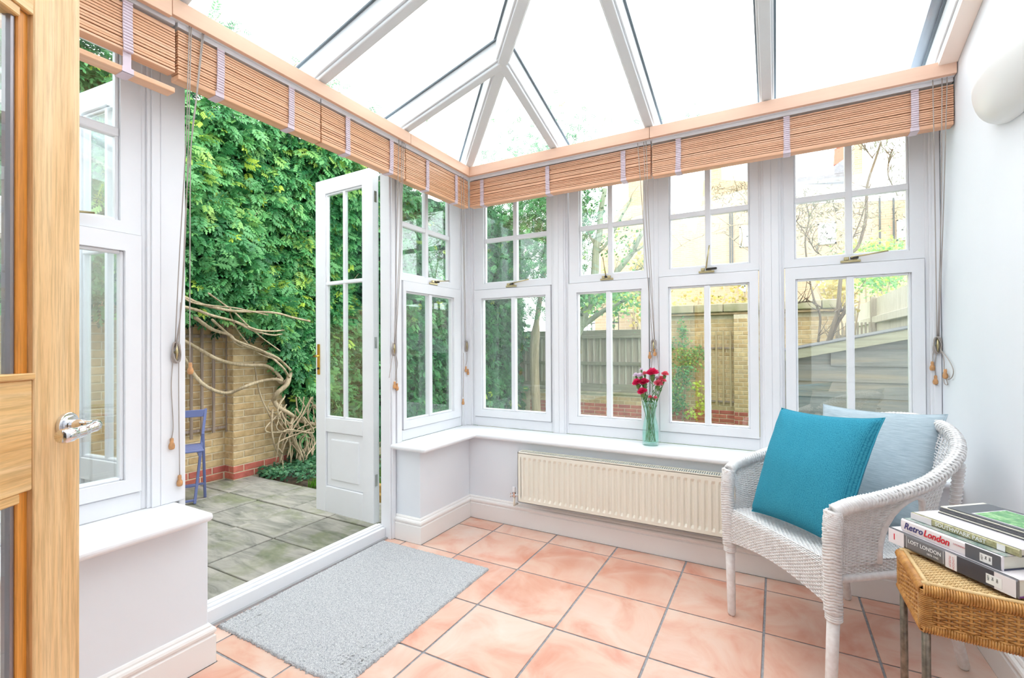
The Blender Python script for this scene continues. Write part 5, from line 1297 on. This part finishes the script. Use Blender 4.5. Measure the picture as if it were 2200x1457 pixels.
tree('grey green tree with forking branches seen through the second window', 'garden_tree', [(1190, 800), (1225, 735), (1242, 708), (1257, 670), (1273, 640), (1278, 590), (1281, 531), (1288, 500), (1291, 455), (1300, 405)], 4.3, .10, .035, [
    ([(1242, 708), (1265, 690), (1301, 665), (1340, 646), (1385, 628)], .055, .016), ([(1262, 660), (1290, 625), (1318, 592), (1356, 546), (1371, 516), (1392, 480)], .055, .030),
    ([(1281, 531), (1262, 495), (1244, 455)], .028, .012), ([(1283, 545), (1306, 520), (1335, 465), (1357, 427)], .026, .018), ([(1356, 546), (1380, 530), (1400, 500)], .016, .008), ([(1330, 600), (1360, 585), (1390, 572)], .012, .006)], 12,
    [(260, 1268, 460, 22, 30, .3, 1.0, .35, 'i', 'creeper_leaf'), (160, 1320, 520, 30, 30, .3, 1.0, .45, 'i', 'creeper_leaf'), (500, 1255, 640, 22, 16, .5, 1.2, .65, 'i', 'creeper_leaf'), (260, 1335, 640, 28, 20, .6, 1.1, .7, 'i', 'creeper_leaf')])
tree('slender bare branched shrub with narrow leaves seen through the right window', 'slender_tree', [(1776, 745), (1790, 700), (1800, 665), (1806, 600), (1815, 555), (1843, 530), (1860, 470), (1862, 410), (1868, 380), (1880, 345), (1893, 305)], 3.6, .024, .010, [
    ([(1800, 665), (1815, 668)], .02, .02), ([(1777, 745), (1795, 700), (1815, 668), (1826, 640)], .026, .018), ([(1810, 560), (1850, 470), (1868, 400)], .008, .005), ([(1758, 735), (1762, 680), (1748, 640), (1738, 590), (1730, 520), (1738, 470), (1733, 440)], .013, .007), ([(1738, 515), (1715, 480), (1700, 465)], .006, .004), ([(1738, 515), (1752, 540), (1765, 548)], .006, .004),
    ([(1875, 340), (1855, 315), (1845, 300)], .006, .004), ([(1918, 320), (1910, 345), (1908, 375), (1918, 400)], .009, .006), ([(1765, 660), (1740, 648), (1706, 652)], .010, .008)], 9,
    [(300, 1735, 470, 20, 34, .4, .75, .3, 'b', 'bamboo_leaf'), (340, 1780, 440, 34, 20, .4, .75, .35, 'b', 'bamboo_leaf'), (320, 1885, 300, 34, 16, .4, .7, .4, 'b', 'bamboo_leaf'), (200, 1850, 460, 24, 30, .4, .75, .3, 'b', 'bamboo_leaf'), (160, 1930, 400, 16, 40, .4, .75, .4, 'b', 'bamboo_leaf'), (160, 1790, 520, 24, 24, .4, .75, .5, 'b', 'bamboo_leaf')], mat='bark_dark')
tree('drooping narrow leaved plant hanging across the third window', 'hanging_shrub', [(1660, 640), (1650, 560), (1625, 470), (1600, 400)], 2.6, .012, .007, [
    ([(1625, 470), (1590, 415), (1550, 405), (1532, 410)], .006, .003), ([(1620, 480), (1570, 485), (1530, 500), (1480, 518), (1438, 545)], .005, .003), ([(1640, 560), (1610, 540), (1575, 515), (1560, 500)], .005, .003)], 5,
    [(130, 1590, 405, 18, 10, .2, .55, .3, 'b', 'bamboo_leaf'), (90, 1540, 415, 8, 10, .2, .55, .3, 'b', 'bamboo_leaf'), (110, 1595, 440, 14, 16, .2, .6, .3, 'b', 'bamboo_leaf'), (40, 1555, 490, 30, 12, .2, .5, .3, 'b', 'bamboo_leaf')], mat='bark')
def shrub(label, n, px, py, sx, sy, Y, size, tone, lmat='creeper_leaf', tm='i'):
    c = at(px, py, 1, Y); t = thing('shrub', label, 'shrub', (c.x, Y, -.5)); P = blob(int(n * 1.7), px, py, sx, sy, Y, .7); 
    scatter('foliage', {'i': ivyleaf(.034), 'c': compound()}[tm], P, rotmats(len(P), (0, -.6, .7), .6, rs), rs.uniform(.7, 1.3, len(P)) * size, np.clip(rs.normal(tone, .18, len(P)), 0, 1), lmat, t)
    q = MB(); b = Vector((c.x, Y, -.5)); 
    for k in range(6): q.tube(spline([b + Vector((random.uniform(-.1, .1), 0, 0)), b.lerp(c, .5) + Vector((random.uniform(-.2, .2), 0, 0)), c + Vector((random.uniform(-.4, .4), random.uniform(-.3, .3), random.uniform(-.2, .3)))], 5), .014, 5)
    q.build('stems', 'bark', t, smooth=True)
shrub('yellow green bush above the fence in the second window, right side', 380, 1380, 610, 16, 40, 8.5, 1.7, .95, 'tree_leaf')
shrub('pale green bush behind the railings in the second window', 900, 1300, 640, 34, 22, 10.5, 1.8, .7)
shrub('yellowing bush above the brick wall in the third window', 110, 1500, 650, 34, 16, 8.0, 1.3, .85, 'tree_leaf')
shrub('yellowing bush at the right of the third window', 70, 1590, 638, 22, 18, 8.0, 1.2, .95, 'tree_leaf')
shrub('yellow green bush spilling over the right fence in the right window', 620, 1890, 596, 34, 17, 7.4, .9, .8)
shrub('bright green bush low over the house windows in the right window', 500, 1900, 545, 46, 18, 9.0, 1.3, .9)
shrub('bush with yellow leaves beside the tree stems in the right window', 350, 1800, 620, 20, 22, 6.5, 1.2, .95, 'tree_leaf')
# crowns that overhang: leafy tops seen through the first windows and the glass roof
ov = thing('overhanging_tree', 'leafy tree rising behind the corner of the garden, its top twigs seen through the roof', 'tree', (-1.9, 5.0, -.4))
q = MB(); q.tube(spline([(-1.9, 5.0, -.4), (-1.95, 5.0, 1.2), (-1.7, 4.9, 2.6), (-1.4, 4.8, 4.6)], 6), [.09] * 8 + [.05] * 11, 8); q.build('trunk', 'bark', ov, smooth=True)
P = []
for i in range(9000):
    a = rs.normal(0, 1, 3); P.append((-1.5 + a[0] * .62, 4.6 + a[1] * .5, 3.6 + a[2] * .95))
P = np.array(P); P = P[(P[:, 2] > 1.7) & (P[:, 1] < 5.6) & (P[:, 2] < 5.4)]
P = P[rs.uniform(0, 1, len(P)) < np.clip(1.3 - (P[:, 2] - 2.6) * .42, .12, 1)]
P = P[(P[:, 0] < -.75)]
scatter('foliage', compound(), P, rotmats(len(P), (.2, -.6, .6), .6, rs), rs.uniform(.7, 1.2, len(P)), np.clip(rs.normal(.45, .18, len(P)), 0, 1), 'creeper_leaf', ov)
P = np.stack([rs.uniform(-2.4, 1.2, 420), rs.uniform(4.6, 5.6, 420), 4.75 + rs.normal(0, .28, 420)], -1)
tws = [tuple(P[i]) for i in range(0, 420, 21)]
P = np.concatenate([np.array(t_)[None] + rs.normal(0, .11, (9, 3)) for t_ in tws]); P = P[P[:, 2] > 4.15]
scatter('foliage', compound(), P, rotmats(len(P), (.2, -.6, .6), .6, rs), rs.uniform(.6, 1.0, len(P)), np.clip(rs.normal(.45, .18, len(P)), 0, 1), 'creeper_leaf', ov)
q = MB()
for t_ in tws: q.tube(spline([(-1.45, 4.85, 4.2), ((t_[0] - 1.45) / 2, 5.0, 4.3), t_], 4), .006, 4)
stuff(q.build('twigs', 'bark', ov, smooth=True))
for i in range(16):
    y_ = rs.uniform(-.8, 3.8); z_ = rs.uniform(3.3, 3.5); p0 = Vector((-2.3, y_, z_)); p1 = p0 + Vector((rs.uniform(.1, .5), rs.uniform(-.3, .3), rs.uniform(.2, .8)))
    sp = spline([p0, p0.lerp(p1, .5) + Vector((0, 0, .1)), p1], 6); q = MB(); q.tube(sp, .004, 5); q.build('shoot', 'bark', creeper, smooth=True)
    P = np.array([list(sp[rs.randint(3, len(sp))] + Vector(rs.normal(0, .03, 3))) for _ in range(16)]); scatter('foliage', compound(), P, rotmats(len(P), (.2, -.4, .7), .6, rs), rs.uniform(.6, 1.0, len(P)), np.clip(rs.normal(.5, .15, len(P)), 0, 1), 'creeper_leaf', creeper)

# ---- shed at the right, side boundary fence
shed = thing('garden_shed', 'low shed of grey brown horizontal boards with a sloping fascia, right window', 'shed', (3.0, 2.6, -.4))
YS = 2.40; xa, xb = 1.90, 4.6
def ftop(x): return 1.108 + (x - 2.07) * .212
z = -.4; i = 0; hgt = .143
while z < 1.75:
    # boards are cut off under the sloping fascia
    z1 = z + hgt; xs_ = xa
    if ftop(xa) < z1: xs_ = 2.07 + (z1 - 1.108) / .212
    if xs_ < xb - .1:
        q = MB(); q.add([(xs_, YS - .016, z), (xb, YS - .016, z), (xb, YS - .002, z1 + .012), (xs_, YS - .002, z1 + .012), (xs_, YS + .008, z), (xb, YS + .008, z), (xb, YS + .010, z1 + .012), (xs_, YS + .010, z1 + .012)], [(0, 1, 2, 3), (7, 6, 5, 4), (0, 4, 5, 1), (1, 5, 6, 2), (2, 6, 7, 3), (3, 7, 4, 0)]); q.build('board', 'shed_wood', shed)
    z = z1
q = MB(); q.prism([(xa, YS + .012, -.4), (xb, YS + .012, -.4), (xb, YS + .012, ftop(xb)), (xa, YS + .012, ftop(xa))], (0, 1.6, 0)); q.build('shed_body', 'shed_wood', shed)
q = MB(); q.prism([(xa - .08, YS - .045, ftop(xa - .08) - .022), (xb, YS - .045, ftop(xb) - .022), (xb, YS - .045, ftop(xb) + .068), (xa - .08, YS - .045, ftop(xa - .08) + .068)], (0, .028, 0)); q.build('fascia', 'fascia_wood', shed, bevel=.003, seg=1)
q = MB(); q.prism([(xa - .10, YS - .06, ftop(xa - .1) + .069), (xb, YS - .06, ftop(xb) + .069), (xb, YS - .06, ftop(xb) + .078), (xa - .10, YS - .06, ftop(xa - .1) + .078)], (0, 1.75, 0)); q.build('roof_felt', 'iron', shed)
sf = thing('side_fence', 'pale grey close boarded fence along the right side of the garden', 'fence', (3.35, 6.0, -.4), 'garden fences')
y = 2.2; 
while y < 9.0:
    q = MB(); q.box(3.32, y, -.5, 3.335 + random.uniform(0, .006), y + .125, 1.94 + random.uniform(-.006, .006)); q.build('fence_board', 'strip_wood', sf); y += .128
for z in (1.55, .7): q = MB(); q.box(3.26, 2.2, z, 3.32, 9.0, z + .10); q.build('rail', 'strip_wood', sf, bevel=.004, seg=1)
for y in (6.4, 8.6): q = MB(); q.box(3.25, y, -.5, 3.32, y + .09, 1.97); q.build('post', 'fence_wood', sf)
hf = thing('slatted_fence', 'pale green fence of narrow upright slats between the tall wall and the side fence', 'fence', (3.0, 5.9, -.4), 'garden fences')
for i in range(11): q = MB(); q.box(2.72 + i * .048, 5.92, -.5, 2.745 + i * .048, 5.94, 1.55); q.build('fence_slat', 'fence_wood', hf)
q = MB(); q.box(2.70, 5.94, 1.3, 3.25, 5.97, 1.36); q.build('rail', 'fence_wood', hf)

# ---- brick piers and iron railings beyond the fence
rl = thing('iron_railings', 'dark iron railings between brick gate piers beyond the board fence', 'railings', (-2.5, 9.6, -.5))
for i in range(34):
    x = -3.6 + i * .125; q = MB(); q.box(x - .009, 9.6, -.5, x + .009, 9.618, 2.02 - .12 * (i > 15)); q.build('railing_bar', 'iron', rl)
for z in (1.92, .6): q = MB(); q.box(-3.7, 9.59, z - .12, .7, 9.63, z - .09); q.build('rail', 'iron', rl)
for (px0, px1, pt) in ((1278, 1306, 652), (1330, 1357, 670), (1376, 1400, 678)):
    a = at(px0, 700, 1, 9.4); b = at(px1, pt, 1, 9.4); w_ = b.x - a.x
    t = thing('gate_pier', {1278: 'leftmost and tallest of the pale brick piers beyond the board fence', 1330: 'middle pale brick pier with stone cap beyond the board fence', 1376: 'rightmost pale brick pier beyond the board fence, by the window edge'}[px0], 'pier', (a.x + w_ / 2, 9.5, -.5), 'brick piers beyond the fence')
    q = MB(); q.box(a.x, 9.4, -.5, b.x, 9.4 + w_, b.z - .02); q.build('shaft', 'house_brick', t)
    q = MB(); q.box(a.x - .03, 9.37, b.z - .02, b.x + .03, 9.43 + w_, b.z + .04); q.add([(a.x - .03, 9.37, b.z + .04), (b.x + .03, 9.37, b.z + .04), (b.x + .03, 9.43 + w_, b.z + .04), (a.x - .03, 9.43 + w_, b.z + .04), (a.x + w_ / 2, 9.4 + w_ / 2, b.z + .13)], [(0, 1, 4), (1, 2, 4), (2, 3, 4), (3, 0, 4)]); q.build('cap', 'coping', t)

# ---- houses beyond
def facade(t, poly, Y, depth, mat='house_brick', name='wall'):
    p = [at(a, b, 1, Y) for a, b in poly]; q = MB(); q.prism(p, (0, depth, 0)); return q.build(name, mat, t)
def hwin(t, px0, py0, px1, py1, Y, nx_=2, ny_=2):
    a = at(px0, py1, 1, Y); b = at(px1, py0, 1, Y); a = Vector((a.x, Y, a.z)); W_ = b.x - a.x; H_ = b.z - a.z; q = MB(); f_ = .09 * min(1, W_)
    for (u0, v0, u1, v1) in ((0, 0, W_, f_), (0, H_ - f_, W_, H_), (0, 0, f_, H_), (W_ - f_, 0, W_, H_)): q.box(a.x + u0, Y - .08, a.z + v0, a.x + u1, Y - .005, a.z + v1)
    for i in range(1, nx_): q.box(a.x + W_ * i / nx_ - .025, Y - .07, a.z, a.x + W_ * i / nx_ + .025, Y - .005, a.z + H_)
    for i in range(1, ny_): q.box(a.x, Y - .07, a.z + H_ * i / ny_ - .025, a.x + W_, Y - .005, a.z + H_ * i / ny_ + .025)
    wn = q.build('window', 'white_house', t)
    q = MB(); q.box(a.x + .02, Y - .035, a.z + .02, a.x + W_ - .02, Y - .02, a.z + H_ - .02); q.build('pane', 'house_glass', wn)
m = NT('house_glass'); m.set(.1, spec=.8); m.col((196, 204, 206)); M['house_glass'] = m.m
YH = 17.0
h1 = thing('house', 'gabled yellow brick house with red chimney pots seen through the second window', 'house', tuple(at(1400, 760, 1, YH)), 'houses beyond the garden')
facade(h1, [(1290, 845), (1494, 845), (1494, 503), (1438, 446), (1388, 402), (1350, 430), (1290, 500)], YH, 6)
q = MB(); a = at(1350, 440, 1, YH + .5); b = at(1386, 402, 1, YH + .5); q.box(a.x, YH + .5, a.z, b.x, YH + 1.2, b.z + .4); ck_ = q.build('chimney', 'house_brick', h1)
for k in range(3): q = MB(); q.lathe([(.14, 0), (.11, .5), (.13, .52)], (a.x + .15 + k * (b.x - a.x - .3) / 2, YH + .85, b.z + .4), 10); q.build('chimney_pot', 'pot', ck_)
h2 = thing('house', 'tall yellow brick house with drainpipes filling the third window', 'house', tuple(at(1560, 760, 1, YH)), 'houses beyond the garden')
facade(h2, [(1494, 845), (1660, 845), (1660, 392), (1546, 386), (1511, 386), (1509, 423), (1494, 500)], YH - .02, 6)
q = MB(); a = at(1527, 388, 1, YH + .2); b = at(1546, 350, 1, YH + .2); q.box(a.x, YH + .2, a.z, b.x, YH + 1, b.z); q.build('chimney', 'house_brick', h2)
hwin(h2, 1589, 485, 1622, 532, YH - .02); hwin(h2, 1589, 602, 1612, 628, YH - .02)
for px in (1569, 1574): a = at(px, 600, 1, YH - .12); b = at(px, 455, 1, YH - .12); q = MB(); q.tube([(a.x, YH - .12, a.z), (a.x, YH - .12, b.z)], .028, 6); q.build('drainpipe', 'iron', h2)
h3 = thing('house', 'brick terrace with white parapet and chimney stacks seen through the right window', 'house', tuple(at(1830, 760, 1, YH)), 'houses beyond the garden')
facade(h3, [(1664, 845), (2080, 845), (2080, 425), (1664, 442)], YH - .04, 6)
facade(h3, [(1664, 441), (2080, 424), (2080, 392), (1664, 398)], YH + .3, 5, 'white_house', 'parapet')
facade(h3, [(1712, 397), (1815, 390), (1815, 372), (1794, 374), (1712, 382)], YH + 2, 3, 'roof_slate', 'roof')
facade(h3, [(1793, 373), (1818, 370), (1818, 338), (1793, 356)], YH + 3, 2, 'roof_slate', 'party_wall')
for k, px in enumerate((1801, 1806, 1811)): a = at(px, 349 - 3 * k, 1, YH + 3.5); q = MB(); q.lathe([(.17, 0), (.13, .62), (.15, .64)], (a.x, YH + 3.5, a.z - .1), 10); q.build('chimney_pot', 'pot', h3)
facade(h3, [(1835, 375), (1853, 372), (1853, 306), (1835, 309)], YH + 1, 1.2, 'house_brick', 'chimney')
hwin(h3, 1757, 478, 1796, 527, YH - .04); hwin(h3, 1757, 598, 1794, 622, YH - .04); hwin(h3, 1926, 470, 1962, 518, YH - .04, 3, 2)
for px in (1891, 1921): a = at(px, 560, 1, YH - .14); b = at(px, 425, 1, YH - .14); q = MB(); q.tube([(a.x, YH - .14, a.z), (a.x, YH - .14, b.z)], .03, 6); q.build('drainpipe', 'iron', h3)
